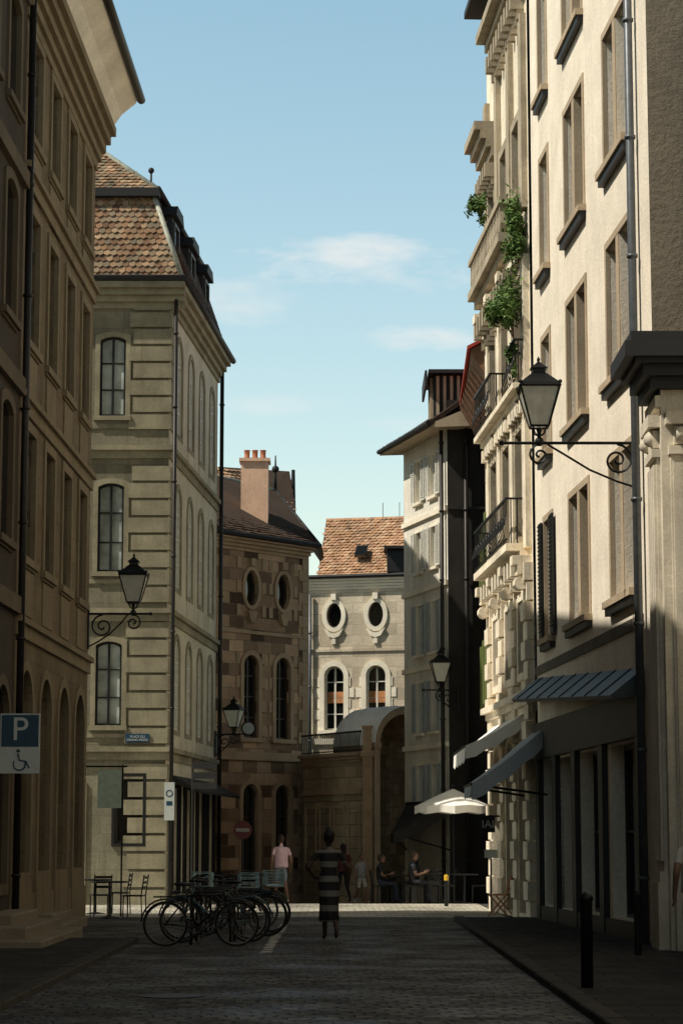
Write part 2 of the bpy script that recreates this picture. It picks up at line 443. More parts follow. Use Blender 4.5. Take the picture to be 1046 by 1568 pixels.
g=G(); g.hexa([(-5.6,8,16.9),(-4.7,8,16.9),(-4.4,YJ,16.9),(-5.3,YJ,16.9),(-16,8,23.5),(-4.7,8,17.1),(-4.4,YJ,17.1),(-16,YJ,23.5)])
g.obj('roof_slope',M_roofu,b)
# ------------------------------------------------------------------ B four-bay house
b=empty('ochre_town_house')
fa=Facade(b,(leftX(YJ),YJ),(leftX(46),46),-1,16.2,M_B)
for i in range(4):
    u=1.25+2.2*i
    for zb,h in ((6.25,2.15),(9.9,2.25),(13.45,1.75)):
        fa.opening('rect',u,zb,1.05,h,rec=.25,sur=(.17,.04,M_Bt),sill=(.22,.09,.13,M_Bt),nh=2)
        fa.g(M_Bt,'apron_panels').box(u-.55,u+.55,zb-.95,zb-.2,-.04,.025)
    fa.opening('arch',u,1.05,1.3,3.35,rec=.4,sur=(.17,.04,M_Bt),glass=M_glass,nv=1,nh=1)
    fa.g(M_Bt,'apron_panels').box(u-.85,u+.85,.0,.92,-.04,.05)
for z in (5.05,8.78,12.66):
    fa.course(z-.16,z+.06,.06,M_Bt); fa.course(z+.06,z+.16,.13,M_Bt)
fa.course(0,.7,.035,M_Bt)
fa.cornice(15.35,16.25,.42,M_Bt,5)
fa.pipe(.12,0,16.2,M_pipe2,r=.06,w=.1)
fa.finish()
core(b,[(-16,YJ),(leftX(YJ)-.5,YJ),(leftX(46)-.5,45.97),(-16,45.97)],-1,16.3)
g=G(); g.box(-16,leftX(46)-.001,45.9,46,-1,16.24); g.obj('end_wall',M_Bt,b)
g=G(); xs=[(-4.98,16.26),(-4.82,16.42),(-4.62,16.72),(-4.34,16.95),(-4.30,17.02)]
for (x,z) in xs: g.v+= [(x-.18,YJ,z),(x,46.5,z)]
g.f=[(2*i,2*i+1,2*i+3,2*i+2) for i in range(len(xs)-1)]
g.add([(-4.30,46.5,17.02),(-4.34,46.5,16.95),(-4.62,46.5,16.72),(-4.82,46.5,16.42),(-4.98,46.5,16.26),(-9,46.5,16.26),(-9,46.5,17.02)],[(0,1,2,3,4,5,6)])
g.obj('soffit',M_soff,b,recalc=False)
g=G(); g.tube([(-4.42,YJ,17.05),(-4.22,46.55,17.05)],.09,10); g.obj('gutter',M_pipe2,b,smooth=True)
g=G(); g.hexa([(-16,YJ,16.9),(-4.4,YJ,17.04),(-4.22,46.56,17.04),(-16,46.56,16.9),(-16,YJ,23.6),(-4.4,YJ,17.14),(-4.22,46.56,17.14),(-16,46.56,23.6)]); g.obj('roof_slope',M_roofu,b)
st=empty('stone_steps')
g=G()
for (x1,z1,y0,y1) in ((-4.25,.17,33.0,38.2),(-4.55,.34,33.6,37.7),(-4.85,.50,34.2,37.2)): g.box(-5.35,x1,y0,y1,-.02,z1)
for (x1,z1,y0,y1) in ((-4.75,.16,39.2,43.5),(-4.95,.32,39.8,42.9)): g.box(-5.35,x1,y0,y1,-.02,z1)
g.obj('treads',M_step,st,bevel=.02)
# ------------------------------------------------------------------ C mansard house
b=empty('mansard_corner_house')
CX=-4.36
fa=Facade(b,(-14,57),(CX,57),-1,15.6,M_C)
for u in (8.2,5.3,2.4):
    for zb,h in ((12.22,2.06),(8.25,2.25),(4.4,2.1)):
        fa.opening('seg',u,zb,.66,h,rec=.14,sur=(.12,.03,M_Ct),sill=(.14,.1,.12,M_Ct),glass=M_glass3,frame=M_dark,nv=1,nh=2,fw=.055)
fa.opening('rect',8.75,1.5,.7,1.65,rec=.12,sur=(.07,.06,M_dark),glass=M_glass,nv=0,nh=0)
fa.opening('rect',6.9,.2,1.4,2.7,rec=.3,sur=(.1,.05,M_Ct),glass=M_glass)
for z in (11.33,7.2,3.75):
    fa.course(z-.2,z,.06,M_Ct,u1=fa.L+.06); fa.course(z,z+.12,.15,M_Ct,u1=fa.L+.15)
for z in (12.0,8.05,4.2): fa.course(z-.1,z,.03,M_Ct,u1=8.66)
z=0.0
while z<15.0:
    if not any(abs(z+.2-c)<.32 for c in (11.33,7.2,3.75)):
        a=fa.L-.92-(.1 if int(round(z/.44))%2 else 0)
        fa.g(M_Ct,'quoins').box(a,fa.L+.05,z,z+.37,-.05,.055)
    z+=.44
fa.cornice(15.0,15.65,.38,M_Ct,4,u1=fa.L+.38)
fa.pipe(fa.L+.16,0,15.2,M_pipe2,r=.05,w=.16)
fa.finish()
fb=Facade(b,(CX,57),(-3.66,66.6),-1,15.6,M_Cs)
for u in (1.7,3.9,6.1,8.3):
    for zb,h in ((12.0,2.5),(8.0,2.6),(4.35,2.35)):
        fb.opening('arch',u,zb,.95,h,rec=.1,sur=(.13,.03,M_Ct),glass=M_glass3,frame=M_framew,nv=1,nh=3)
        fb.g(M_Cs,'apron_panels').box(u-.5,u+.5,zb-.62,zb-.12,-.04,.025)
z=0.0
while z<15.0:
    if not any(abs(z+.2-c)<.32 for c in (11.33,7.2,3.75)):
        fb.g(M_Ct,'quoins').box(0.003,.62+(.15 if int(round(z/.44))%2 else 0),z,z+.367,-.05,.047)
    z+=.44
for z in (11.33,7.2,3.75): fb.course(z-.2,z,.055,M_Ct,u0=.003,dz=-.003); fb.course(z,z+.12,.145,M_Ct,u0=.003,dz=-.003)
for u in (1.6,4.0,6.4,8.6): fb.opening('rect',u,.3,1.6,2.6,rec=.2,sur=(.08,.06,M_dark),glass=M_glass,frame=M_dark)
fb.g(M_awnd,'shop_canopy').hexa([(.6,3.05,.05),(9.4,3.05,.05),(9.4,2.75,.75),(.6,2.75,.75),(.6,3.2,.05),(9.4,3.2,.05),(9.4,2.82,.78),(.6,2.82,.78)])
fb.cornice(15.0,15.65,.38,M_Ct,4,u0=.003,dz=-.003)
fb.pipe(fb.L-.1,0,15.3,M_pipe2,r=.06,w=.14)
for u in (1.5,4.6,7.6):
    fb.g(M_slate,'dormer_cheeks').box(u-.55,u+.55,16.1,17.75,-1.3,-.12)
    fb.g(M_glass,'dormer_panes').box(u-.35,u+.35,16.3,17.5,-.15,-.11)
    fb.g(M_frame,'dormer_frames').ring(op_pts('rect',u,16.3,.7,1.2,.08),op_pts('rect',u,16.3,.7,1.2,0),-.12,-.06)
    fb.g(M_slate,'dormer_roofs').prism([(u-.7,17.7),(u+.7,17.7),(u+.5,17.98),(u-.5,17.98)],-1.4,.02)
fb.finish()
core(b,[(-14,57.35),(-4.8,57.35),(-4.1,66.5),(-14,66.5)],-1,15.7)
E=[(-14.4,56.68,15.7),(-4.04,56.68,15.7),(-3.3,66.9,15.7),(-14.4,66.9,15.7)]
T=[(-13.5,57.5,18.15),(-4.87,57.5,18.15),(-4.15,66.1,18.15),(-13.5,66.1,18.15)]
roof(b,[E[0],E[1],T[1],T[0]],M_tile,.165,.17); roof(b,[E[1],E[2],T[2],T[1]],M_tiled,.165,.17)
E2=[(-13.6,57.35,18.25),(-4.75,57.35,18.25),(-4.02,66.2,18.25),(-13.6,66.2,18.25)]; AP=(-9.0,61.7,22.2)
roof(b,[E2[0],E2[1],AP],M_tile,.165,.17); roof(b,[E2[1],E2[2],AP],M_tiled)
for a,c in ((E2[1],AP),(E[1],T[1])): ridge(b,[a,c],M_flash,.07)
g=G(); g.box(-13.7,-4.7,57.25,57.6,18.05,18.27); g.obj('roof_break_moulding',M_slate,b)
g=G(); g.tube([E2[1],E2[2]],.1,8); g.tube([(-14.4,56.62,15.72),(-3.98,56.62,15.72),(-3.22,66.9,15.72)],.085,8); g.ell((-4.95,57.7,18.85),.08); g.tube([(-4.95,57.7,18.3),(-4.95,57.7,18.8)],.03,6); g.obj('gutter',M_slate,b,smooth=True)
# ------------------------------------------------------------------ D patchwork stone house
b=empty('patchwork_stone_house')
p0=(-3.62-.33,68-.38)
fa=Facade(b,p0,(-1.06,70.96),-3,10.5,M_D)
for x in (1.85,3.28):
    fa.opening('oval',x,8.6,.6,1.1,rec=.2,sur=(.12,.05,M_Dt),glass=M_glass,nv=0,nh=0)
    fa.opening('arch',x,4.62,.66,2.5,rec=.2,sur=(.14,.05,M_Dt),sill=(.2,.12,.12,M_Dt),glass=M_glass,frame=M_frame,nv=1,nh=3)
    fa.opening('arch',x,.3,.66,2.95,rec=.2,sur=(.14,.05,M_Dt),glass=M_glass,nv=1,nh=2)
    fa.g(M_Dt,'carved_keystones').box(x-.1,x+.1,9.82,10.05,-.02,.12); fa.g(M_Dt,'carved_keystones').prism([(x-.2,8.45),(x-.08,8.1),(x+.08,8.1),(x+.2,8.45)],-.02,.1)
    z=4.7
    while z<9.9:
        if int(round(z/.36))%2 and not 6.9<z<7.6:
            for sx in (-1,1):
                a=x+sx*.48; c=a+sx*.16; fa.g(M_Dt,'jamb_blocks').box(min(a,c),max(a,c),z,z+.33,-.02,.03)
        z+=.36
z=0.2
while z<10:
    w=.42 if int(round(z/.36))%2 else .25
    fa.g(M_Dt,'quoins').box(fa.L-w,fa.L+.03,z,z+.345,-.05,.03); z+=.36
fa.course(3.95,4.2,.12,M_Dt); fa.course(7.75,7.85,.05,M_Dt)
fa.cornice(10.25,10.65,.35,M_Dt,4)
fa.finish()
core(b,[(-3.8,68.3),(-1.35,71.0),(-1.35,76),(-8,76),(-8,68.3)],-3,10.6)
g=G(); g.box(-1.34,-1.1,71.0,76.3,-3,10.6); g.obj('side_wall',M_Dt,b)
n=Vector((.757,-.655))
e0=(p0[0]+n.x*.4-.65,p0[1]+n.y*.4-.75,10.68); e1=(-1.06+n.x*.4+.1,70.96+n.y*.4+.1,10.68)
r0=(-5.4,71.2,13.3); r1=(-2.15,73.6,12.85)
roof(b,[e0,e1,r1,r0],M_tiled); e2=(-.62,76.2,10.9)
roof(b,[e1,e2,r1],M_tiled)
g=G(); g.tube([e0,e1],.07,8); g.obj('gutter',M_slate,b)
ridge(b,[r0,r1],M_flash,.06); ridge(b,[e1,r1],M_slate,.05)
g=G(); g.tube([(r1[0],r1[1],12.7),(r1[0],r1[1],14.0)],[.07,.02],8); g.ell((r1[0],r1[1],13.55),.12); g.obj('finial',M_slate,b,smooth=True)
roof(b,[(-4.0,73.4,11.9),(-1.45,74.6,11.9),(-1.75,76.2,13.9),(-4.2,75.2,13.9)],M_tileo)
g=G(); g.tube([(-1.62,75.9,11),(-1.62,75.9,13.9)],[.12,.06],8); g.obj('vent_pipe',M_slate,b)
g=G(); g.box(-3.12,-2.28,70.2,70.9,11.0,13.25); g.box(-3.18,-2.22,70.14,70.96,13.25,13.35);g.obj('chimney',M_chim,b)
g=G()
for x in (-2.95,-2.7,-2.45): g.lathe([(.1,0),(.12,.05),(.08,.1),(.09,.28),(.11,.3)],(x,70.55,13.35),10)
g.obj('chimney_pots',M_pot,b,smooth=True)
# ------------------------------------------------------------------ E grey stone house
b=empty('grey_stone_house')
fa=Facade(b,(-1.9,81.0),(4.5,79.25),-3,10.6,M_E)
for i,x in enumerate((1.70,3.22)):
    fa.opening('oval',x,9.0,.56,.88,rec=.2,sur=(.15,.06,M_Et),glass=M_glass,nv=0,nh=0)
    fa.opening('arch',x,5.4,.72,2.25,rec=.22,sur=(.17,.05,M_Et),sill=(.22,.14,.14,M_Et),glass=M_glass,frame=M_framew,nv=1,nh=3)
    fa.g(M_woodo,'blinds').box(x-.3,x-.03,6.35,6.75,-.18,-.15); fa.g(M_woodo,'blinds').box(x+.03,x+.3,6.35,6.75,-.18,-.15)
    fa.g(M_Et,'carved_swags').prism([(x-.34,8.95),(x-.2,8.7),(x,8.62),(x+.2,8.7),(x+.34,8.95),(x+.1,8.8),(x-.1,8.8)],-.02,.1)
    fa.g(M_Et,'carved_swags').box(x-.09,x+.09,9.98,10.2,-.02,.14); fa.g(M_Et,'carved_swags').box(x-.07,x+.07,8.42,8.6,-.02,.1)
    z=5.4
    while z<7.2:
        w=.2 if int(round(z/.38))%2 else .07
        fa.g(M_Et,'jamb_blocks').box(x-.53-w,x-.525,z,z+.33,-.02,.03); fa.g(M_Et,'jamb_blocks').box(x+.525,x+.53+w,z,z+.33,-.02,.03)
        z+=.38
fa.course(4.9,5.1,.08,M_Et); fa.course(8.15,8.25,.05,M_E)
fa.cornice(10.35,10.75,.2,M_Et,4)
fa.pipe(.85,4,10.2,M_pipe,r=.06)
fa.finish()
core(b,[(-1.9,81.4),(4.5,79.8),(4.5,86),(-1.9,86)],-3,10.7)
roof(b,[(-.85,80.55,10.8),(5,78.95,10.8),(5.2,81.4,13.1),(-.55,82.6,13.1)],M_tileo,.17,.15)
ridge(b,[(-.55,82.6,13.12),(5.2,81.4,13.12)],M_tileo,.07)
g=G(); g.tube([(-1.9,80.75,10.8),(5,78.87,10.8)],.07,8); g.tube([(1.5,82.1,13.1),(1.5,82.1,13.7)],.012,5); g.tube([(2.1,82,13.1),(2.1,82,13.7)],.012,5); g.obj('gutter',M_slate,b)
g=G(); g.hexa([(.45,80.6,11.5),(.85,80.5,11.5),(.95,80.9,11.9),(.55,81,11.9),(.45,80.5,11.58),(.85,80.4,11.58),(.95,80.8,11.98),(.55,80.9,11.98)]); g.obj('skylight',M_glass,b)
g=G(); g.box(1.6,2.5,79.7,81,10.9,11.7); g.prism([(1.5,79.5),(2.6,79.5),(2.6,81.4),(1.5,81.4)],11.7,11.8); g.obj('dormer',M_slate,b)
# ------------------------------------------------------------------ terrace wall + vaulted porch
b=empty('terrace_wall')
fa=Facade(b,(-1.15,69.4),(.60,66.1),-2,4.0,M_F)
fa.cornice(3.8,4.1,.2,M_Dt,3); fa.course(2.9,3.05,.05,M_Dt)
for k in range(4): fa.g(M_Dt,'raised_panels').ring(op_pts('rect',.5+.92*k,.9,.6,1.6,.07),op_pts('rect',.5+.92*k,.9,.6,1.6,0),-.02,.03)
gi=fa.g(M_iron,'railing')
u=.05
while u<fa.L:
    gi.tube([(u,4.1,.05),(u+.03,4.35,.10),(u,4.66,.05)],.016,5); u+=.125
gi.box(0,fa.L,4.66,4.71,.02,.08); gi.box(0,fa.L,4.14,4.17,.03,.07)
fa.finish()
core(b,[(-.9,69.6),(.38,67.1),(.38,78.5),(-1.05,78.5)],-2,4.0,M_F)
g=G(); g.box(.60,.88,65.7,66.0,-2,3.95); g.box(.55,.93,65.65,66.05,3.95,4.12); g.box(.62,.86,65.72,65.98,4.12,4.75); g.box(.58,.90,65.68,66.02,4.75,4.83); g.obj('gate_pier',M_Dt,b)
b=empty('vaulted_porch')
c0=Vector((1.78,66.75)); dd=Vector((.82,.57)); bk=Vector((-.57,.82)); Ro=1.10; Ri=.9; zs=4.3; Ln=1.9
MM=Matrix(((dd.x,0,-bk.x,c0.x),(dd.y,0,-bk.y,c0.y),(0,1,0,0),(0,0,0,1)))
def arcp(r,n=24): return [(-r,-2)]+[(r*math.cos(a),zs+r*math.sin(a)) for a in [math.pi-math.pi*i/n for i in range(n+1)]]+[(r,-2)]
o=arcp(Ro);i_=arcp(Ri);n=len(o)
vs=[(p[0],p[1],.12) for p in o]+[(p[0],p[1],.12) for p in i_]+[(p[0],p[1],-.1) for p in o]+[(p[0],p[1],-.1) for p in i_]
fs=[]
for k in range(n-1): fs+=[(k,k+1,n+k+1,n+k),(2*n+k,2*n+k+1,k+1,k),(n+k,n+k+1,3*n+k+1,3*n+k)]
g=G(); g.add(vs,fs); g.obj('archivolt',M_Dt,b,MM)
g=G(); nb=6
path=[Vector((-Ri,-2+ (zs+2)*k/18)) for k in range(18)]+[Vector((Ri*math.cos(a),zs+Ri*math.sin(a))) for a in [math.pi-math.pi*k/14 for k in range(15)]]+[Vector((Ri,zs-(zs+2)*k/18)) for k in range(1,19)]
for k in range(len(path)-1):
    a=path[k]; c=path[k+1]
    for j in range(nb+1):
        z1=.1-(Ln+.1)*(j-(.5 if k%2 else 0))/nb; z0=z1-(Ln+.1)/nb
        z1=min(z1,.1); z0=max(z0,-Ln)
        if z1-z0<.05: continue
        t=(c-a)*.03; dz=.008; nn=Vector((-(c-a).y,(c-a).x)).normalized()*(-random.uniform(0,.018))
        q=[a+t+nn,c-t+nn]
        g.add([(q[0].x,q[0].y,z1-dz),(q[1].x,q[1].y,z1-dz),(q[1].x,q[1].y,z0+dz),(q[0].x,q[0].y,z0+dz)],[(0,1,2,3)])
M_vous=islandmat('vault_stone',[(.40,.27,.16),(.62,.45,.28),(.50,.36,.22),(.68,.50,.33),(.45,.32,.20)])
g.obj('vault_blocks',M_vous,b,MM,recalc=False)
g=G(); g.add([(p[0]*1.02,p[1] if k in(0,n-1) else zs+(p[1]-zs)*1.02,.1) for k,p in enumerate(i_)]+[(p[0]*1.02,p[1] if k in(0,n-1) else zs+(p[1]-zs)*1.02,-Ln) for k,p in enumerate(i_)],[(k,k+1,n+k+1,n+k) for k in range(n-1)])
g.obj('vault_lining',M_F,b,MM)
g=G(); g.add([(p[0]*.999,p[1],-.08) for p in o]+[(p[0]*.999,p[1],-Ln) for p in o],[(0,1,n+1,n),(n-2,n-1,2*n-1,2*n-2)]); g.obj('porch_sides',M_F,b,MM)
o2=[(q[0]*1.04,zs+(q[1]-zs)*1.04) for q in o[1:-1]]; m=len(o2)
g=G(); g.add([(p[0],p[1],.16) for p in o2]+[(p[0],p[1],-Ln) for p in o2]+[(p[0]*.97,zs+(p[1]-zs)*.97,.16) for p in o2],[(k,k+1,m+k+1,m+k) for k in range(m-1)]+[(k,k+1,2*m+k+1,2*m+k) for k in range(m-1)]); g.obj('barrel_roof',M_lead,b,MM,smooth=False)
g=G()
for zz in (-.3,-.7,-1.1,-1.5): g.tube([(p[0]*1.005,zs+(p[1]-zs)*1.005,zz) for p in o2],.02,6)
g.obj('roof_seams',M_lead,b,MM)
g=G(); g.box(-Ro,Ro,-2,zs,-Ln-.05,-Ln+.02); g.prism([(Ro*math.cos(a),zs+Ro*math.sin(a)) for a in [math.pi*i/16 for i in range(17)]],-Ln-.05,-Ln+.02); g.obj('back_wall',M_F,b,MM)
g=G(); g.box(-Ro-.06,-Ri-.002,zs-.1,zs+.06,-.3,.2); g.obj('impost',M_Dt,b,MM)
g=G(); g.prism([(-.45,-1)]+[(.45,-1)]+[(.45*math.cos(a),2.4+.45*math.sin(a)) for a in [math.pi*i/12 for i in range(13)]],-Ln+.03,-Ln+.07); g.obj('doorway',M_core,b,MM)
# ------------------------------------------------------------------ G white shuttered house
b=empty('shuttered_house')
fa=Facade(b,(1.81,65.9),(2.9,62),-2,13.0,M_G)
for u in (1.5,2.85):
    for zb,h in ((11.1,1.2),(9.1,1.15),(6.75,1.4),(4.55,1.4),(2.5,1.15)):
        sh=M_framew if zb>9 else M_blue
        fa.opening('rect',u,zb,.6,h,rec=.18,sur=(.07,.02,M_Et),sill=(.1,.1,.08,M_Et),glass=M_glass,frame=M_framew,nv=1,nh=1)
        for sx in (-1,1):
            a=u+sx*.32; c=a+sx*.3; x0,x1=min(a,c),max(a,c)
            fa.g(sh,'shutters').ring(op_pts('rect',(x0+x1)/2,zb,x1-x0,h,0),op_pts('rect',(x0+x1)/2,zb,x1-x0,h,-.04),.03,.07)
            z=zb+.06
            while z<zb+h-.06:
                fa.g(sh,'shutter_slats').hexa([(x0+.03,z,.035),(x1-.03,z,.035),(x1-.03,z-.02,.06),(x0+.03,z-.02,.06),(x0+.03,z+.015,.035),(x1-.03,z+.015,.035),(x1-.03,z-.005,.06),(x0+.03,z-.005,.06)]); z+=.06
for z in (10.6,8.55,6.35,4.15): fa.course(z-.07,z+.07,.08,M_Et)
fa.pipe(fa.L-.15,0,12.8,M_pipe2)
fa.finish()
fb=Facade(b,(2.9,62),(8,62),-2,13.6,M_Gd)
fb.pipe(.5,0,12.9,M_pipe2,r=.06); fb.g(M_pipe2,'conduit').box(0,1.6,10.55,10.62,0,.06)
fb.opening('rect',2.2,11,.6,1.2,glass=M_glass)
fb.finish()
core(b,[(2.3,65.85),(3.2,62.3),(8,62.3),(8,65.85)],-2,13)
g=G(); g.hexa([(1.12,66.2,12.75),(2.42,61.5,12.75),(8,61.5,12.95),(8,66.2,12.95),(1.12,66.2,12.85),(2.42,61.5,12.85),(8,61.5,15.2),(8,66.2,15.2)]); g.obj('eaves',M_Ht,b)
roof(b,[(1.09,66.2,12.88),(2.37,61.45,12.88),(4.1,61.9,14.2),(3.3,66.2,14.2)],M_tile,.17,.16)
g=G(); g.tube([(1.09,66.2,12.85),(2.37,61.4,12.85)],.07,8); g.obj('gutter',M_slate,b)
g=G(); g.box(2.55,3.35,62.2,64.2,13.0,14.35); g.obj('attic_dormer',M_slate,b)
g=G(); g.box(2.4,3.5,61.9,64.4,14.35,14.45); g.box(2.3,2.36,61.9,64.4,14.0,14.42); g.obj('dormer_roof',M_slate,b)
g=G()
for i in range(4): g.box(2.62+.19*i,2.70+.19*i,62.1,62.19,13.1,14.3)
for i in range(4): g.box(2.46,2.54,62.4+.45*i,62.52+.45*i,13.1,14.3)
g.obj('dormer_posts',M_Ht,b)
# ------------------------------------------------------------------ K house with wooden eaves
b=empty('wooden_eaves_house')
fa=Facade(b,(3.85,60.5),(3.62,52.7),-2,13.1,M_G)
for u in (1.2,3.2,5.2):
    for zb in (2,5,8,11): fa.opening('rect',u,zb,.9,1.6,rec=.15,sur=(.08,.03,M_Ht),glass=M_glass)
    for zb in (5,8): fa.g(M_olive,'shutters').box(u-.95,u-.5,zb,zb+1.6,.02,.2)
fa.finish()
core(b,[(4.1,60.5),(3.95,52.7),(9,52.7),(9,60.5)],-2,13.1)
g=G(); g.box(3.86,9,60.4,60.5,-2,13.0); g.obj('gable_wall',M_Gd,b)
g=G(); g.hexa([(3.3,61.0,13.2),(3.12,54.0,13.2),(3.9,54.0,12.0),(3.9,61.0,12.0),(3.3,61.0,13.3),(3.12,54.0,13.3),(8,54.0,15.8),(8,61.0,15.8)]); g.obj('wooden_soffit',M_wood,b)
g=G(); 
for i in range(9): g.hexa([(3.2,54.2+.8*i,13.1),(3.2,54.32+.8*i,13.1),(3.88,54.32+.8*i,11.9),(3.88,54.2+.8*i,11.9),(3.2,54.2+.8*i,13.25),(3.2,54.32+.8*i,13.25),(3.88,54.32+.8*i,12.1),(3.88,54.2+.8*i,12.1)])
g.obj('rafters',M_wood,b)
g=G(); g.hexa([(3.2,61.1,13.28),(3.02,53.9,13.28),(8,53.9,15.9),(8,61.1,15.9),(3.2,61.1,13.36),(3.02,53.9,13.36),(8,53.9,16.0),(8,61.1,16.0)]); g.obj('red_roof',M_red,b)
# ------------------------------------------------------------------ J ornate stone house
b=empty('ornate_stone_house')
fa=Facade(b,(3.46,52.6),(3.87,45.9),-1,19.9,M_J)
L=fa.L
for u in (1.3,3.4,5.4):
    fa.opening('arch',u,.1,1.3,3.6,rec=.4,sur=(.15,.08,M_J),glass=M_glass)
    fa.opening('rect',u,5.0,1.0,1.5,rec=.3,sur=(.15,.08,M_J),glass=M_glass)
    for zb,h in ((7.75,2.3),(11.1,2.2),(15.1,1.6)):
        fa.opening('rect',u,zb,1.0,h,rec=.3,sur=(.18,.1,M_Jd),sill=(.25,.2,.16,M_Jd),glass=M_glass)
        if zb<15:
            fa.g(M_J,'pediments').prism([(u-.85,zb+h+.25),(u+.85,zb+h+.25),(u+.85,zb+h+.4),(u,zb+h+.75),(u-.85,zb+h+.4)],-.02,.22)
for u in (.35,2.35,4.4,6.35):
    z=0
    while z<7.0:
        fa.g(M_J,'rusticated_pilasters').box(u-.3,u+.3,z,z+.36,-.03,.18 if int(round(z/.4))%2 else .13); z+=.4
    fa.g(M_J,'pilasters').box(u-.22,u+.22,7.5,13.6,-.03,.12)
    fa.g(M_Jd,'pilasters').box(u-.2,u+.2,14.6,18.8,-.03,.12)
    for zc in (7.3,13.7):
        if zc>13 and u>6: continue
        for k in range(4): fa.g(M_J,'corbels').box(u-.2,u+.2,zc-.75+.19*k,zc-.75+.19*(k+1),-.02,.1+.1*k)
    fa.g(M_J,'corbels',True).tube([(u-.18,6.75,.22),(u+.18,6.75,.22)],.14,10)
fa.cornice(4.15,4.55,.28,M_J,3); 
fa.cornice(7.3,7.6,.48,M_J,2,u0=.6,u1=6.2,dent=(.5,.2,.35,.35))
fa.cornice(10.5,10.85,.38,M_J,3,dent=(.45,.18,.25,.22))
fa.cornice(13.55,14.3,.50,M_Jd,4,u1=L-1.1,dent=(.5,.2,.4,.38))
fa.cornice(16.9,17.9,.55,M_Jd,5,u0=0,u1=2.0,dent=(.35,.14,.3,.32))
fa.cornice(19.3,19.9,.5,M_Jd,3,u0=2.0,dent=(.45,.18,.35,.3))
fa.g(M_slate,'eaves').box(1.9,L,20.35,20.5,-1,.75)
u=.2
while u<L-1.1:
    fa.g(M_Jd,'balusters').prism([(u-.05,14.3),(u+.05,14.3),(u+.09,14.55),(u+.04,14.8),(u+.07,14.95),(u-.07,14.95),(u-.04,14.8),(u-.09,14.55)],.32,.44); u+=.26
fa.g(M_Jd,'parapet_rail').box(0,L-1.1,14.95,15.08,.28,.48)
gi=fa.g(M_iron,'balcony_railings')
for (z,u0,u1,w) in ((7.6,.65,6.1,.45),(10.85,.1,3.0,.36),(10.85,5.2,6.5,.3)):
    gi.box(u0,u1,z+.92,z+.96,w-.03,w+.03); gi.box(u0,u1,z+.08,z+.11,w-.02,w+.02)
    u=u0
    while u<=u1: gi.tube([(u,z,w),(u,z+.3,w+.08),(u,z+.6,w),(u,z+.93,w)],.010,5); u+=.2
    for uu in (u0,u1):
        gi.box(uu-.02,uu+.02,z+.92,z+.96,0,w)
        k=.1
        while k<w: gi.tube([(uu,z,k),(uu,z+.93,k)],.014,5); k+=.13
    u=u0+.3
    while u<u1:
        gi.tube([(u+.12*math.cos(a)*(1-a/14),z+.5+.12*math.sin(a)*(1-a/14),w+.02) for a in [k*.6 for k in range(18)]],.012,5); u+=.45
fa.finish()
core(b,[(3.95,52.5),(4.3,45.95),(10,45.95),(10,52.5)],-1,19.9)
g=G(); g.box(3.5,10,52.45,52.6,-1,16.9); g.obj('gable_wall',M_Jd,b)
def foliage(name,c,r,n,size=.06,k_=9):
    e=empty(name); g=G()
    cl=[(Vector((random.gauss(0,.5)*r[0],random.gauss(0,.5)*r[1],random.gauss(0,.5)*r[2])),random.uniform(.2,.5)) for _ in range(k_)]
    for k in range(n):
        cc,cr=random.choice(cl)
        p=Vector(c)+cc+Vector((random.gauss(0,1)*r[0],random.gauss(0,1)*r[1],random.gauss(0,1)*r[2]))*cr*.7
        a=Vector((random.uniform(-1,1),random.uniform(-1,1),random.uniform(-1,1))).normalized(); q=a.orthogonal().normalized(); s=size*random.uniform(.6,1.3)
        g.add([p-a*s,p+q*s*.45,p+a*s,p-q*s*.45],[(0,1,2,3)])
    g.obj('leaves',M_leaf,e,recalc=False)
    st_=G()
    for cc,_r in cl: st_.tube([Vector(c)+Vector((.1,0,-r[2])),Vector(c)+cc*.5+Vector((.05,0,-.1)),Vector(c)+cc],.008,4)
    st_.obj('stems',M_wood,e)
foliage('hanging_ivy',(3.58,46.4,14.0),(.26,.42,.52),2400)
foliage('hanging_ivy',(3.46,46.4,12.45),(.32,.48,.58),2800)
foliage('hanging_ivy',(3.52,46.5,11.5),(.12,.3,.3),350)
foliage('balcony_plant',(3.1,50.6,15.9),(.22,.4,.28),700)
# ------------------------------------------------------------------ H cream house
b=empty('cream_town_house')
fa=Facade(b,(3.9,45.6),(4.656,33.6),-1,20.8,M_H)
for zb in (5.45,9.05,12.7,16.3):
    h=2.3
    for (cs,w) in (((1.7,),1.0),((4.72,5.86),.9),((8.85,10.0),.88)):
        for c in cs:
            fa.opening('rect',c,zb,w,h,rec=.3,glass=M_glass2 if random.random()<.5 else M_glass,frame=M_frame,nv=1,nh=2)
        u0=cs[0]-w/2; u1=cs[-1]+w/2; mid=(u0+u1)/2; W=u1-u0
        sg=fa.g(M_Ht,'window_surrounds')
        sg.ring(op_pts('rect',mid,zb,W,h,.12),op_pts('rect',mid,zb,W,h,-.003),-.05,.025)
        if len(cs)>1: sg.box(mid-.125,mid+.125,zb,zb+h,-.25,.02)
        fa.g(M_Ht,'window_sills').box(u0-.18,u1+.18,zb-.12,zb-.006,-.1,.15)
        fa.g(M_dark,'sill_shadow_strips').box(u0-.14,u1+.14,zb-.24,zb-.125,-.02,.11)  # dark strip paints the shadow below each sill
for (x0,x1) in ((.82,1.18),(2.22,2.6)):
    fa.g(M_dark,'louvred_shutters').box(x0,x1,5.45,7.75,.04,.08)
    z=5.6
    while z<7.7: fa.g(M_dark,'louvred_shutters').box(x0+.04,x1-.04,z,z+.03,.08,.10); z+=.08
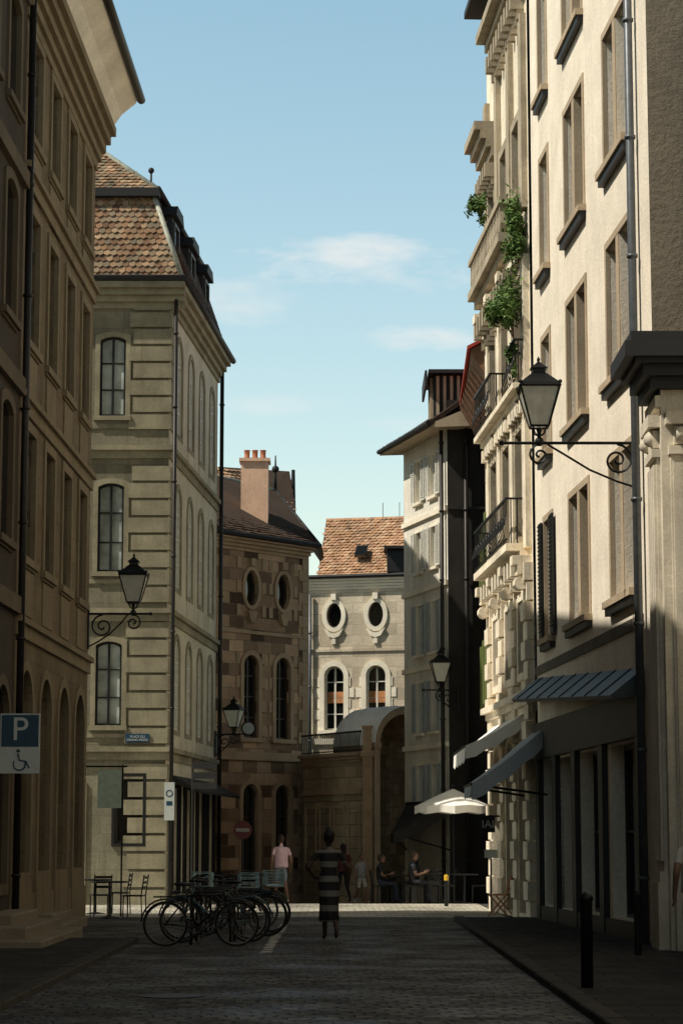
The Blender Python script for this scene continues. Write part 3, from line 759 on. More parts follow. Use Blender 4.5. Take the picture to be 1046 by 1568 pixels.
for (u,w) in ((1.5,1.5),(3.6,1.7),(6.0,1.9),(9.2,2.4)):
    fa.opening('rect',u,.35,w,2.75,rec=.3,glass=M_glass,frame=M_dark,nv=1,nh=1)
fa.g(M_dark,'shop_front').box(.2,10.9,3.15,3.85,-.05,.12)
for u in (.45,2.55,4.75,7.5,10.75): fa.g(M_dark,'shop_front').box(u-.2,u+.2,.0,3.145,-.05,.1)
fa.g(M_dark,'shop_front').box(.66,10.5,0,.33,-.05,.08)
cz=fa.g(M_canopy,'canopy')
def cl_(u,z,w): return (u,z-.055*u,w)
cz.hexa([cl_(.1,4.38,.02),cl_(11.0,4.38,.02),cl_(11.0,4.30,.5),cl_(.1,4.30,.5),cl_(.1,4.78,.02),cl_(11.0,4.78,.02),cl_(11.0,4.36,.54),cl_(.1,4.36,.54)])
u=.9
while u<10.9: cz.hexa([cl_(u,4.76,.03),cl_(u+.03,4.76,.03),cl_(u+.03,4.35,.54),cl_(u,4.35,.54),cl_(u,4.80,.03),cl_(u+.03,4.80,.03),cl_(u+.03,4.38,.55),cl_(u,4.38,.55)]); u+=1.3
fa.g(M_Hlow,'grey_dado').box(0,11,4.82,5.0,-.04,.03)
fa.pipe(11.2,0,20.5,M_pipe,r=.065,w=.12)
fa.cornice(20.2,20.8,.6,M_Ht,3)
fa.finish()
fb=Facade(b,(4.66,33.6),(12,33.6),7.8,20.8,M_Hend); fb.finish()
core(b,[(4.45,45.6),(5.1,33.65),(12,33.65),(12,45.6)],-1,20.7)
# ------------------------------------------------------------------ I pilastered gatehouse with returned cornice
b=empty('pilastered_gatehouse')
def pil(F,u0,w):
    gp=F.g(M_I,'pilasters')
    gp.box(u0-.06,u0+w+.06,0,1.0,-.03,.15); gp.box(u0-.03,u0+w+.03,1.0,1.15,-.03,.12)
    gp.box(u0,u0+w,1.15,7.05,-.03,.05)
    k=int(w/.2)
    for j in range(k): gp.box(u0+.03+(w-.03)/k*j,u0+(w-.03)/k*(j+1)-.02,1.3,6.95,-.03,.09)
    gp.box(u0-.03,u0+w+.03,7.05,7.17,-.03,.12)
    for j in range(2): F.g(M_I,'capital_volutes',True).tube([(u0+w*(.18+.64*j)-.07,7.34,.10),(u0+w*(.18+.64*j)+.07,7.34,.10)],.11,12)
    gp.box(u0+.05,u0+w-.05,7.2,7.45,-.03,.09)
    gp.box(u0-.07,u0+w+.07,7.48,7.66,-.03,.17)
fl=Facade(b,(4.60,33.55),(4.58,32.3),-1,8.1,M_I); pil(fl,.2,.85); fl.course(7.75,7.92,.08,M_I); fl.finish()
ff=Facade(b,(4.58,32.3),(12,32.3),-1,8.1,M_I)
for u0 in (.12,1.5,4.2): pil(ff,u0,.8)
ff.finish()
g=G()
for (z0,z1,p) in ((8.0,8.16,.16),(8.16,8.32,.28),(8.32,8.4,.4)): g.box(4.58-p,12,32.3-p,33.58,z0,z1)
g.obj('cornice',M_slate,b)
g=G(); g.box(4.58-.56,12,32.3-.5,33.58,8.4,8.62); g.box(4.58-.46,12,32.3-.4,33.58,8.62,8.78); g.obj('cornice_capping',M_slate,b)
core(b,[(4.8,33.5),(4.8,32.6),(12,32.6),(12,33.5)],-1,8.1)
b=empty('stone_terrace_house')
fa=Facade(b,(5.5,31.5),(5.9,-20),-1,16,M_H)
for i in range(16):
    for zb in (1.2,4.8,8.4,12): fa.opening('rect',2+3*i,zb,1.1,2.1,sur=(.15,.04,M_Ht))
fa.finish(); core(b,[(5.9,31.5),(6.3,-20),(14,-20),(14,31.5)],-1,16)
b=empty('stone_terrace_house')
fa=Facade(b,(-6.6,-20),(-5.9,8),-1,16,M_B)
for i in range(9):
    for zb in (1.2,4.8,8.4,12): fa.opening('rect',2+3*i,zb,1.1,2.1,sur=(.15,.04,M_Bt))
fa.finish(); core(b,[(-14,-20),(-7,-20),(-6.3,8),(-14,8)],-1,17)
# ------------------------------------------------------------------ street lamps
def street_lamp(base,dr,arm,s=1.0,lpos=.8,k2=1.0):
    e=empty('street_lamp')
    d=Vector((dr[0],dr[1],0)).normalized(); M=Matrix(((d.x,-d.y,0,base[0]),(d.y,d.x,0,base[1]),(0,0,1,base[2]),(0,0,0,1)))
    g=G(); r=.024*s
    g.tube([(0,0,0),(arm,0,0)],r,8); g.ell((arm,0,0),.04*s); g.box(-.02,.02,-.06,.06,-.75*s,.12*s)
    def spiral(cx,cz,R0,turn,a0,sg=1):
        return [(cx+R0*(1-k/34)*math.cos(a0+sg*turn*2*math.pi*k/30),0,cz+R0*(1-k/34)*math.sin(a0+sg*turn*2*math.pi*k/30)) for k in range(31)]
    g.tube(spiral(.30*s,-.27*s,.25*s,1.7,math.pi/2,1),.020*s,6)
    lx=arm*lpos
    g.tube(spiral(lx,-.19*s,.17*s,1.5,math.pi/2,-1),.020*s,6)
    pts=[(0,0,-.7*s),(arm*.15,0,-.6*s),(arm*.35,0,-.42*s),(arm*.52,0,-.2*s),(lx-.12*s,0,-.02*s)]
    g.tube(pts,.018*s,6)
    s=s*k2
    g.tube([(lx,0,0),(lx,0,.12*s),(lx,0,.22*s)],[.05*s,.025*s,.05*s],8); g.ell((lx,0,.02*s),.07*s)
    for k in range(4):
        a=math.pi/4+k*math.pi/2; g.tube([(lx,0,.1*s),(lx+.1*s*math.cos(a),.1*s*math.sin(a),.14*s),(lx+.14*s*math.cos(a),.14*s*math.sin(a),.24*s)],.012*s,5)
    zb=.24*s; zt=.82*s; hb=.13*s; ht=.29*s
    cb=[(lx+hb*a,hb*c,zb) for a,c in((-1,-1),(1,-1),(1,1),(-1,1))]; ct=[(lx+ht*a,ht*c,zt) for a,c in((-1,-1),(1,-1),(1,1),(-1,1))]
    for k in range(4):
        g.tube([cb[k],ct[k]],.016*s,5); g.tube([cb[k],cb[(k+1)%4]],.016*s,5); g.tube([ct[k],ct[(k+1)%4]],.022*s,5)
    q=math.pi/4; g.lathe([(ht*1.5,zt),(ht*1.42,zt+.04*s),(.17*s,zt+.2*s),(.13*s,zt+.22*s),(.13*s,zt+.28*s),(.18*s,zt+.29*s),(.07*s,zt+.36*s),(.02*s,zt+.40*s),(.035*s,zt+.43*s),(.003,zt+.48*s)],(lx,0,0),4,rot=q)
    for k in range(4): g.ell((ct[k][0],ct[k][1],zt+.05*s),.03*s,8,6)
    g.obj('iron_frame',M_iron,e,M)
    gg=G(); i=.96
    a=[(lx+(p[0]-lx)*i,p[1]*i,p[2]) for p in cb]; c=[(lx+(p[0]-lx)*i,p[1]*i,p[2]) for p in ct]
    gg.add(a+c,[(0,1,5,4),(1,2,6,5),(2,3,7,6),(3,0,4,7)]); gg.obj('lantern_glass',M_lglass,e,M,recalc=False)
    h=G(); h.lathe([(.03*s,zb),(.03*s,zb+.15*s),(.05*s,zb+.2*s),(.045*s,zb+.33*s),(.01*s,zb+.36*s)],(lx,0,0),10); h.obj('burner',M_signw,e,M,smooth=True)
street_lamp((4.55,34.8,7.66),(-1,0),2.08,1.0,.72,1.05)
street_lamp((-5.09,45.9,6.1),(1,0),1.25,.95,.72)
street_lamp((3.15,61.95,5.6),(-1,-.05),.95,.9,.5)
street_lamp((-3.62,66.3,4.6),(1,-.3),.9,.85,.6)
# ------------------------------------------------------------------ signs
def text(parent,s,size,M,mat):
    c=bpy.data.curves.new('lettering','FONT'); c.body=s; c.size=size; c.align_x='CENTER'; c.align_y='CENTER'; c.extrude=.002
    c.materials.append(mat); o_=bpy.data.objects.new('lettering',c); link(o_,parent); o_.matrix_world=M; return o_
FX=lambda x,y,z: Matrix(((1,0,0,x),(0,0,-1,y),(0,1,0,z),(0,0,0,1)))
e=empty('parking_sign')
g=G(); g.prism([(-.3,0),(.3,0),(.3,.9),(-.3,.9)],-.01,.01); g.obj('panel',M_signw,e,FX(-4.84,34.6,2.58),bevel=.004)
g=G(); g.prism([(-.28,.4),(.28,.4),(.28,.88),(-.28,.88)],.011,.014); g.obj('blue_field',M_signb,e,FX(-4.84,34.6,2.58))
text(e,'P',.5,FX(-4.84,34.58,3.23),M_signw)
g=G(); g.tube([(.0+.09*math.cos(a),.14+.09*math.sin(a),.016) for a in [R(t) for t in range(150,400,15)]],.012,5)
g.tube([(-.02,.3,.016),(0,.2,.016),(.1,.18,.016),(.15,.08,.016)],.014,5); g.ell((-.02,.34,.016),.028,8,6); g.obj('wheelchair_symbol',M_signb,e,FX(-4.84,34.6,2.58))
g=G(); g.tube([(-4.84,34.64,3.4),(-5.35,34.64,3.4)],.02,6); g.tube([(-4.84,34.64,2.7),(-5.35,34.64,2.7)],.02,6); g.obj('bracket',M_pipe,e)
e=empty('street_name_plate')
g=G(); g.prism([(-.3,0),(.3,0),(.3,.22),(-.3,.22)],0,.02); g.obj('plate',M_signb,e,FX(-5.05,56.93,3.97))
text(e,'PLACE DU\nGRAND-MEZEL',.08,FX(-5.05,56.90,4.08),M_signw)
def pole_sign(name,x,y,h,kind):
    e=empty(name); z=gz(y)
    g=G(); g.tube([(x,y,z),(x,y,z+h)],.03,8); g.obj('pole',M_pipe2,e)
    if kind=='round':
        g=G(); g.lathe([(.25,-.01),(.25,.01)],(0,0,0),24); g.obj('disc',M_signr,e,FX(x,y-.05,z+h-.25))
        g=G(); g.box(-.18,.18,-.045,.045,.011,.015); g.obj('bar',M_signdim,e,FX(x,y-.05,z+h-.25))
    elif kind=='board':
        g=G(); g.box(-.12,.12,-.45,.45,-.012,.012); g.obj('board',M_signw,e,FX(x,y-.05,z+h-.5))
        g=G(); g.ring(op_pts('oval',0,-.1,.17,.17,0),op_pts('oval',0,-.1,.17,.17,-.025),.013,.016); g.box(-.07,.07,-.3,-.2,.013,.016); g.obj('symbol',M_signb,e,FX(x,y-.05,z+h-.3))
    elif kind=='plates':
        for k in range(3):
            g=G(); g.box(-.3,.3,-.08,.08,-.012,.012); g.obj('direction_plate',M_awnd,e,FX(x+.3,y-.05,z+h-.2-.25*k))
pole_sign('no_parking_sign',-4.10,55.0,3.0,'board')
pole_sign('no_entry_sign',-2.65,62,2.2,'round')
pole_sign('direction_signpost',-3.65,56.5,3.6,'plates')
e=empty('hanging_shop_sign')
g=G(); g.box(3.02,3.32,50.0,50.03,1.75,2.1) ; g.obj('board',M_awnd,e)
g=G(); g.box(3.05,3.45,50.1,50.12,2.08,2.12); g.tube([(3.2,50.1,2.1),(3.6,50.1,2.1)],.015,6); g.obj('bracket',M_iron,e)
text(e,'IAI',.24,FX(3.17,49.99,1.92),M_signw)
e=empty('wall_clock_sign')
g=G(); g.lathe([(.22,-.04),(.22,.04)],(0,0,0),24); g.obj('case',M_iron,e,FX(-2.75,67.9,4.85))
g=G(); g.lathe([(.17,.041),(.17,.045)],(0,0,0),24); g.obj('face',M_blue,e,FX(-2.75,67.9,4.85))
g=G(); g.tube([(-2.75,67.95,5.07),(-2.75,67.95,5.3),(-3.1,68.4,5.3)],.02,6); g.obj('bracket',M_iron,e)
# ------------------------------------------------------------------ awnings
def awning(name,y0,y1,xw0,xw1,xo,zt,zo,mat,val=.25,arms=True,cheek=.3):
    e=empty(name); g=G(); n=8; P=[]
    for i in range(n+1):
        t=i/n; xw=xw0+(xw1-xw0)*t; y=y0+(y1-y0)*t
        for k in range(5):
            s=k/4; P.append((xw+(xo-xw)*s,y,zt+(zo-zt)*s-.06*math.sin(math.pi*s)))
        P.append((xo-.01,y,zo-val*(1 if i%2 else .82)))
    g.add(P,[(i*6+k,i*6+k+1,(i+1)*6+k+1,(i+1)*6+k) for i in range(n) for k in range(5)])
    if cheek:
        C=[]
        for k in range(7):
            s=k/6; x=xw0+(xo-xw0)*s; z=zt+(zo-zt)*s-.06*math.sin(math.pi*s); C+=[(x,y0-.01,z),(x,y0-.01,z-cheek*(1 if k%2 else .85))]
        g.add(C,[(2*k,2*k+1,2*k+3,2*k+2) for k in range(6)])
    o_=g.obj('fabric',mat,e,recalc=False,smooth=False)
    md=o_.modifiers.new('s','SOLIDIFY'); md.thickness=.012
    g=G(); g.tube([(xo,y0,zo),(xo,y1,zo)],.035,8); g.tube([(xw0,y0,zt),(xw1,y1,zt)],.05,8)
    if arms:
        for (xw,y) in ((xw0,y0+.05),(xw1,y1-.05)): g.tube([(xw,y,zt-1.3),(xo,y,zo)],.025,6)
    g.obj('arms',M_iron,e)
awning('white_awning',47.3,52.0,3.80,3.55,2.55,4.2,3.5,M_awnw,.35,False,.3)
awning('grey_awning',44.2,46.6,3.95,3.85,2.50,3.75,2.65,M_awng,.25,True,.36)
awning('dark_awning',61.6,65.6,2.95,1.85,1.4,2.6,1.75,M_awnd,.25)
# ------------------------------------------------------------------ parasol, tables, chairs
def parasol(x,y,r,zt,mat):
    e=empty('parasol'); z=gz(y)
    g=G(); n=8; vs=[(0,0,zt+.06)]
    for q,h in ((.5,-.16),(1,-.40),(1.0,-.60)):
        for k in range(n*2):
            a=math.pi*k/n; rr=r*q*(1 if k%2==0 else .95); hh=h-(0 if k%2==0 else -.03*q)
            if h==-.60: hh=h+(.05 if k%2 else 0)
            vs.append((rr*math.cos(a),rr*math.sin(a),zt+hh))
    m=2*n; fs=[(0,1+k,1+(k+1)%m) for k in range(m)]
    for q in range(2): fs+=[(1+q*m+k,1+(q+1)*m+k,1+(q+1)*m+(k+1)%m,1+q*m+(k+1)%m) for k in range(m)]
    g.add([(v[0]+x,v[1]+y,v[2]+z) for v in vs],fs); g.obj('canopy',mat,e,recalc=False)
    g=G(); g.tube([(x,y,z),(x,y,z+zt+.15)],.03,8); g.ell((x,y,z+zt+.12),.05)
    for k in range(8):
        a=math.pi*k/4; g.tube([(x,y,z+zt-.6),(x+r*.5*math.cos(a),y+r*.5*math.sin(a),z+zt-.2)],.01,5)
    g.lathe([(.28,0),(.28,.08),(.05,.12)],(x,y,z),16); g.obj('pole',M_iron,e)
parasol(2.9,60,1.0,2.9,M_awnw)
def table(x,y,r=.35):
    e=empty('cafe_table'); z=gz(y)
    g=G(); g.lathe([(r,.72),(r,.75)],(x,y,z),20); g.tube([(x,y,z+.02),(x,y,z+.72)],.025,8); g.lathe([(.22,0),(.22,.02),(.05,.05)],(x,y,z),16); g.obj('table',M_iron,e)
def chair(x,y,rot,mat=None,name='cafe_chair'):
    e=empty(name); z=gz(y); g=G()
    g.box(-.2,.2,-.2,.2,.44,.47)
    for a in (-.18,.18):
        g.tube([(a,.19,0),(a,.18,.45)],.013,6); g.tube([(a,-.21,0),(a,-.19,.45),(a,-.25,.88)],.013,6)
    for h in (.6,.7,.8): g.box(-.18,.18,-.235-.03*(h-.6)*3,-.215-.03*(h-.6)*3,h,h+.05)
    M=Matrix.Translation((x,y,z))@Matrix.Rotation(rot,4,'Z'); g.obj('chair',mat or M_iron,e,M)
for (x,y) in ((1.5,61),(2.2,59.4),(3.1,58.6),(1.3,63)): table(x,y)
for (x,y,r_) in ((1.0,61.1,-1.5),(2.0,61.3,1.6),(1.8,59.2,-1.4),(2.7,59.6,1.4),(2.6,58.4,-1.3),(3.5,58.8,1.5),(1.2,62.4,.3),(2.4,60.6,2.8)): chair(x,y,r_)
table(-4.75,47.5,.4); chair(-4.25,47.6,1.4); chair(-5.0,48.2,.3); table(-5.3,50); chair(-4.8,50.2,1.5)
e=empty('folding_chair'); g=G()
g.box(-.22,.22,-.2,.2,.43,.46)
for a in (-.2,.2):
    g.tube([(a,-.22,0),(a,.18,.44)],.018,6); g.tube([(a,.22,0),(a,-.18,.44),(a,-.3,.85)],.018,6)
g.box(-.2,.2,-.3,-.27,.7,.82); g.box(-.2,.2,-.27,-.24,.55,.6)
g.obj('chair',M_woodo,e,Matrix.Translation((3.35,48.9,0))@Matrix.Rotation(1.2,4,'Z'))
e=empty('menu_board'); g=G(); g.box(3.12,3.4,50.5,50.53,1.2,1.38); g.obj('board',M_signw,e); g=G(); g.tube([(3.26,50.53,0),(3.26,50.53,1.35)],.02,6); g.obj('post',M_iron,e)
e=empty('shop_banner'); g=G(); g.box(-5.12,-4.62,48.4,48.43,2.25,3.05); g.obj('cloth',simple('banner_mint',(.50,.60,.50),.8),e); g=G(); g.tube([(-5.5,48.42,3.12),(-4.5,48.42,3.12)],.02,6); g.obj('rod',M_iron,e)
g=G(); g.tube([(-4.6,48.42,0),(-4.6,48.42,3.15)],.02,6); g.obj('post',M_iron,e)
e=empty('bollard'); g=G(); g.lathe([(.065,0),(.065,.88),(.075,.9),(.075,.93),(.05,.97),(.01,.99)],(2.56,24.3,.07),14); g.obj('post',M_iron,e,smooth=True)
e=empty('bollard'); g=G(); g.lathe([(.05,0),(.05,.62)],(2.52,55.8,0),12); g.obj('post',M_iron,e); g=G(); g.lathe([(.052,.62),(.052,.74),(.02,.76)],(2.52,55.8,0),12); g.obj('cap',M_yellow,e)
e=empty('bollard'); g=G(); g.lathe([(.05,0),(.05,.8),(.02,.85)],(3.95,31.0,.07),12); g.obj('post',M_iron,e)
# ------------------------------------------------------------------ bicycles
def bicycle(x,y,rot,col,lean=.12,steer=.15,basket=False):
    e=empty('bicycle')
    M=Matrix.Translation((x,y,gz(y)))@Matrix.Rotation(rot,4,'Z')@Matrix.Rotation(lean,4,'X')
    rw=.335
    rub=G();met=G();fr=G();blk=G()
    def wheel(cx,ang):
        ca,sa=math.cos(ang),math.sin(ang)
        P=lambda r,a:(cx+r*math.cos(a)*ca,r*math.cos(a)*sa,rw+.01+r*math.sin(a))
        rub.tube([P(rw-.012,2*math.pi*k/32) for k in range(32)],.019,6,True)
        met.tube([P(rw-.035,2*math.pi*k/32) for k in range(32)],.009,5,True)
        for k in range(20): met.tube([P(.02,2*math.pi*k/20+.2),P(rw-.035,2*math.pi*k/20)],.0022,3)
        blk.tube([(cx-.05*sa,-.05*ca,rw+.01),(cx+.05*sa,.05*ca,rw+.01)],.022,8)
    wheel(-.52,0); wheel(.55,steer)
    bb=(-.07,0,.29); st=(-.21,0,.80); ht=(.36,0,.82); hb=(.39,0,.68); rh=(-.52,0,.345)
    fr.tube([bb,st],.017,8); fr.tube([bb,hb],.019,8); fr.tube([(-.2,0,.76),(.365,0,.79)],.016,8); fr.tube([ht,hb],.021,8)
    for s in (-1,1):
        fr.tube([rh[:1]+(s*.05,)+rh[2:],(-.07,s*.03,.29)],.010,6); fr.tube([(rh[0],s*.05,rh[2]),(-.2,s*.015,.74)],.009,6)
        fr.tube([(.39,s*.035,.68),(.46,s*.05,.52),(.55,s*.05,.345)],.011,6)
    met.tube([st,(-.235,0,.92)],.012,6); met.tube([ht,(.34,0,.98)],.013,6)
    blk.tube([(.24,-.29,1.02),(.33,-.2,1.02),(.38,0,.99),(.33,.2,1.02),(.24,.29,1.02)],.012,6)
    blk.tube([(.2,-.3,1.02),(.28,-.25,1.02)],.018,6); blk.tube([(.2,.3,1.02),(.28,.25,1.02)],.018,6)
    blk.ell((-.28,0,.94),(.13,.075,.03),12,6); blk.ell((-.17,0,.935),(.11,.03,.025),10,6)
    met.tube([(-.07+.09*math.cos(2*math.pi*k/20),.05,.29+.09*math.sin(2*math.pi*k/20)) for k in range(20)],.007,5,True)
    blk.tube([(-.07,.06,.29),(.03,.07,.15)],.011,6); blk.tube([(-.07,-.06,.29),(-.17,-.07,.43)],.011,6)
    blk.box(-.02,.08,.06,.15,.135,.155); blk.box(-.22,-.12,-.15,-.06,.42,.44)
    blk.tube([(-.07,.05,.38),(-.52,.05,.38)],.005,4); blk.tube([(-.07,.05,.20),(-.52,.05,.31)],.005,4)
    for cx in (-.52,.55): fr.tube([(cx+.37*math.cos(a),0,.345+.37*math.sin(a)) for a in [R(t) for t in range(40,190,15)]],.014,5)
    met.tube([(-.1,.03,.28),(-.18,.2,.02)],.008,5)
    blk.tube([(-.7,.06,.75),(-.25,.06,.75)],.007,5); blk.tube([(-.7,-.06,.75),(-.25,-.06,.75)],.007,5); blk.tube([(-.7,.06,.75),(-.7,-.06,.75)],.007,5); blk.tube([(-.52,.06,.36),(-.6,.06,.75)],.006,4)
    if basket:
        bk_=G()
        for h in (.82,.9,.98,1.05): bk_.tube([(.42,-.16,h),(.72,-.18,h),(.72,.18,h),(.42,.16,h)],.008,4,True)
        for k in range(9):
            t=-.16+.04*k; bk_.tube([(.72,t,.82),(.72,t,1.05)],.005,4); bk_.tube([(.42,t,.82),(.42,t,1.05)],.005,4)
        bk_.box(.43,.71,-.15,.15,.815,.825); bk_.obj('basket',basket,e,M)
    rub.obj('tyres',M_rubber,e,M,smooth=True); met.obj('spokes_and_rims',M_steel,e,M); fr.obj('frame',col,e,M,smooth=True); blk.obj('saddle_and_bars',M_dark,e,M)
cb1=simple('bike_black',(.012,.012,.014),.3); cb2=simple('bike_teal',(.05,.10,.11),.3); cb3=simple('bike_grey',(.08,.08,.08),.3)
mb=simple('basket_paleblue',(.38,.54,.56),.6)
bicycle(-2.12,34.9,.03,cb1,.1,.2)
bicycle(-1.95,36.2,math.pi+.15,cb2,.08,.1)
bicycle(-2.05,37.4,.2,cb3,-.1,.2,mb)
bicycle(-1.75,38.6,math.pi-.1,cb1,.08,.3,mb)
bicycle(-1.75,40.0,.3,cb2,.1,-.2,mb)
bicycle(-2.0,41.6,.1,cb1,-.1,.2)
e=empty('bicycle_stand'); g=G()
for y in (35.6,36.9,38.1,39.4,40.8): g.tube([(-2.3,y,0),(-2.3,y,.7),(-2.2,y,.8),(-1.8,y,.8),(-1.7,y,.7),(-1.7,y,0)],.022,8)
g.obj('hoops',M_pipe2,e,smooth=True)
# ------------------------------------------------------------------ people
def person(name,loc,heading,H,J,rad,mats,hair=None,bun=False,longhair=False,extras=None,look=0):
    e=empty(name); k=H/1.7
    M=Matrix.Translation(loc)@Matrix.Rotation(heading,4,'Z')@Matrix.Scale(k,4)
    names=list(J.keys()); idx={n:i for i,n in enumerate(names)}
    verts=[Vector(J[n]) for n in names]; radii=[rad[n] for n in names]; edges=[]; roots=[idx['pelvis']]
    bones=[('pelvis','spine','torso'),('spine','chest','torso'),('chest','neck','torso'),('neck','headb','neck')]
    for s in 'LR':
        bones+=[('pelvis','hip'+s,'pelvis'),('hip'+s,'knee'+s,'thigh'),('knee'+s,'ankle'+s,'calf'),('ankle'+s,'toe'+s,'foot'),
                ('chest','sh'+s,'torso'),('sh'+s,'el'+s,'upperarm'),('el'+s,'wr'+s,'forearm'),('wr'+s,'palm'+s,'hand')]
    for a,c,t in bones: edges.append((idx[a],idx[c]))
    segs=[(verts[idx[a]].copy(),verts[idx[c]].copy(),t,(radii[idx[a]][0]+radii[idx[c]][0])/2) for a,c,t in bones]
    for s,sg in (('L',-1),('R',1)):
        w=verts[idx['wr'+s]]; p=verts[idx['palm'+s]]; d_=(p-w).normalized(); side=d_.cross(Vector((1,0,0)) if abs(d_.x)<.8 else Vector((0,1,0))).normalized(); nn=d_.cross(side).normalized()
        for f,(off,ln) in enumerate(((-.026,.058),(-.009,.068),(.009,.064),(.026,.05))):
            b0=p-d_*.015+side*off; b1=p+d_*.012+side*off; b2=b1+d_*ln*.5+nn*.006*sg*-1; b3=b2+d_*ln*.4-nn*.016*sg
            n0=len(verts); verts+= [b0,b1,b2,b3]; radii+=[(.010,.010),(.010,.010),(.009,.009),(.007,.007)]; edges+=[(n0,n0+1),(n0+1,n0+2),(n0+2,n0+3)]; roots.append(n0); segs.append((b1,b3,'hand',.009))
        b0=w+d_*.03; b1=w+d_*.05-side*.035; b2=w+d_*.085-side*.05
        n0=len(verts); verts+=[b0,b1,b2]; radii+=[(.012,.012),(.011,.011),(.008,.008)]; edges+=[(n0,n0+1),(n0+1,n0+2)]; roots.append(n0); segs.append((b0,b2,'hand',.01))
    me=bpy.data.meshes.new('body'); me.from_pydata([tuple(v) for v in verts],edges,[]); me.update()
    ob=bpy.data.objects.new('body',me); link(ob,e)
    md=ob.modifiers.new('skin','SKIN'); md.use_smooth_shade=True; md.branch_smoothing=.6
    sv=me.skin_vertices[0].data
    for i,r_ in enumerate(radii): sv[i].radius=r_; sv[i].use_root=(i in roots)
    ss=ob.modifiers.new('sub','SUBSURF'); ss.levels=2; ss.render_levels=2
    dg=bpy.context.evaluated_depsgraph_get(); dg.update()
    me2=bpy.data.meshes.new_from_object(ob.evaluated_get(dg)); ob.modifiers.clear(); ob.data=me2
    ml=[]
    me2.materials.clear()
    for t in mats.values():
        if t not in ml: ml.append(t); me2.materials.append(t)
    for p in me2.polygons:
        p.use_smooth=True; c=p.center; best=None;bd=9;bt=0
        for a,b_,t,rr in segs:
            ab=b_-a; tt=max(0,min(1,(c-a).dot(ab)/ab.length_squared)); dd_=(c-(a+ab*tt)).length-rr
            if dd_<bd: bd=dd_;best=t;bt=tt
        key=best
        if best=='upperarm' and bt>.62 and 'upperarm_low' in mats: key='upperarm_low'
        if best=='thigh' and bt>.85 and 'thigh_low' in mats: key='thigh_low'
        p.material_index=ml.index(mats[key])
    ob.matrix_world=M
    hb=Vector(J['headb']); hc=hb+Vector((0,.02,.085))
    HM=M@Matrix.Translation(hc)@Matrix.Rotation(look,4,'Z')
    g=G(); g.ell((0,0,0),(.073,.092,.112),20,14); g.ell((0,.03,-.06),(.052,.055,.055),14,10)
    g.tube([(0,.085,.015),(0,.108,-.022),(0,.088,-.03)],[.008,.013,.010],8)
    for s in (-1,1): g.ell((s*.075,-.005,-.01),(.012,.02,.032),8,6)
    g.obj('head',mats['neck'],e,HM,smooth=True)
    g=G(); 
    for s in (-1,1): g.ell((s*.03,.082,.012),(.011,.009,.007),8,6)
    g.obj('eyes',M_dark,e,HM)
    g=G(); g.ell((0,.082,-.055),(.022,.008,.006),8,6); g.obj('mouth',M_pot,e,HM)
    g=G(); g.ell((0,-.022,.022),(.084,.092,.108),18,12)
    if bun: g.ell((0,-.03,.135),(.06,.06,.05),14,10); g.ell((0,-.06,.06),(.09,.075,.09),14,10)
    if longhair: g.ell((0,-.06,-.08),(.08,.05,.15),14,10)
    h=g.obj('hair',hair or M_dark,e,HM,smooth=True)
    h.modifiers.new('s','SUBSURF').levels=1
    tx=bpy.data.textures.new('hairtex','CLOUDS'); tx.noise_scale=.03
    dm=h.modifiers.new('d','DISPLACE'); dm.texture=tx; dm.strength=.012
    if extras: extras(e,M)
    return e
RAD=dict(pelvis=(.135,.10),spine=(.115,.085),chest=(.135,.095),neck=(.052,.052),headb=(.045,.045))
for s in 'LR': RAD.update({'hip'+s:(.088,.088),'knee'+s:(.056,.056),'ankle'+s:(.036,.036),'toe'+s:(.036,.026),'sh'+s:(.06,.06),'el'+s:(.042,.042),'wr'+s:(.029,.026),'palm'+s:(.038,.020)})
def pose(kind):
    if kind in('stand','walk','walk2'):
        J=dict(pelvis=(0,0,.96),spine=(0,0,1.14),chest=(0,0,1.31),neck=(0,0,1.44),headb=(0,.01,1.51))
        if kind=='stand': legs=dict(L=((-.09,0,.9),(-.1,.02,.5),(-.11,-.01,.08),(-.13,.13,.035)),R=((.09,0,.9),(.11,.04,.5),(.12,.0,.08),(.14,.14,.035)))
        elif kind=='walk': legs=dict(L=((-.085,0,.9),(-.06,.10,.50),(-.05,.12,.08),(-.06,.26,.04)),R=((.085,0,.9),(.08,.02,.5),(.09,-.26,.17),(.09,-.17,.05)))
        else: legs=dict(L=((-.085,0,.9),(-.10,.13,.51),(-.12,.22,.08),(-.13,.36,.05)),R=((.085,0,.9),(.10,.0,.5),(.12,-.30,.15),(.13,-.19,.035)))
        arms=dict(L=((-.17,0,1.37),(-.25,-.1,1.12),(-.25,.0,.88),(-.25,.02,.80)),R=((.17,0,1.37),(.25,-.02,1.1),(.26,.12,.88),(.25,.15,.80)))
        if kind=='walk': arms=dict(L=((-.17,0,1.37),(-.36,-.08,1.15),(-.22,.10,.99),(-.16,.15,.98)),R=((.17,0,1.37),(.30,-.06,1.13),(.31,.03,.89),(.31,.06,.81)))
    else:
        J=dict(pelvis=(0,0,.55),spine=(0,-.02,.74),chest=(0,.0,.90),neck=(0,.02,1.03),headb=(0,.04,1.10))
        legs=dict(L=((-.09,.02,.53),(-.12,.42,.53),(-.12,.40,.10),(-.12,.53,.04)),R=((.09,.02,.53),(.12,.42,.53),(.14,.46,.10),(.14,.59,.04)))
        arms=dict(L=((-.17,.0,.97),(-.22,.05,.72),(-.14,.28,.72),(-.12,.36,.73)),R=((.17,.0,.97),(.22,.06,.72),(.14,.28,.76),(.12,.35,.80)))
    for s in 'LR':
        a=legs[s]; J['hip'+s],J['knee'+s],J['ankle'+s],J['toe'+s]=a
        a=arms[s]; J['sh'+s],J['el'+s],J['wr'+s],J['palm'+s]=a
    return J
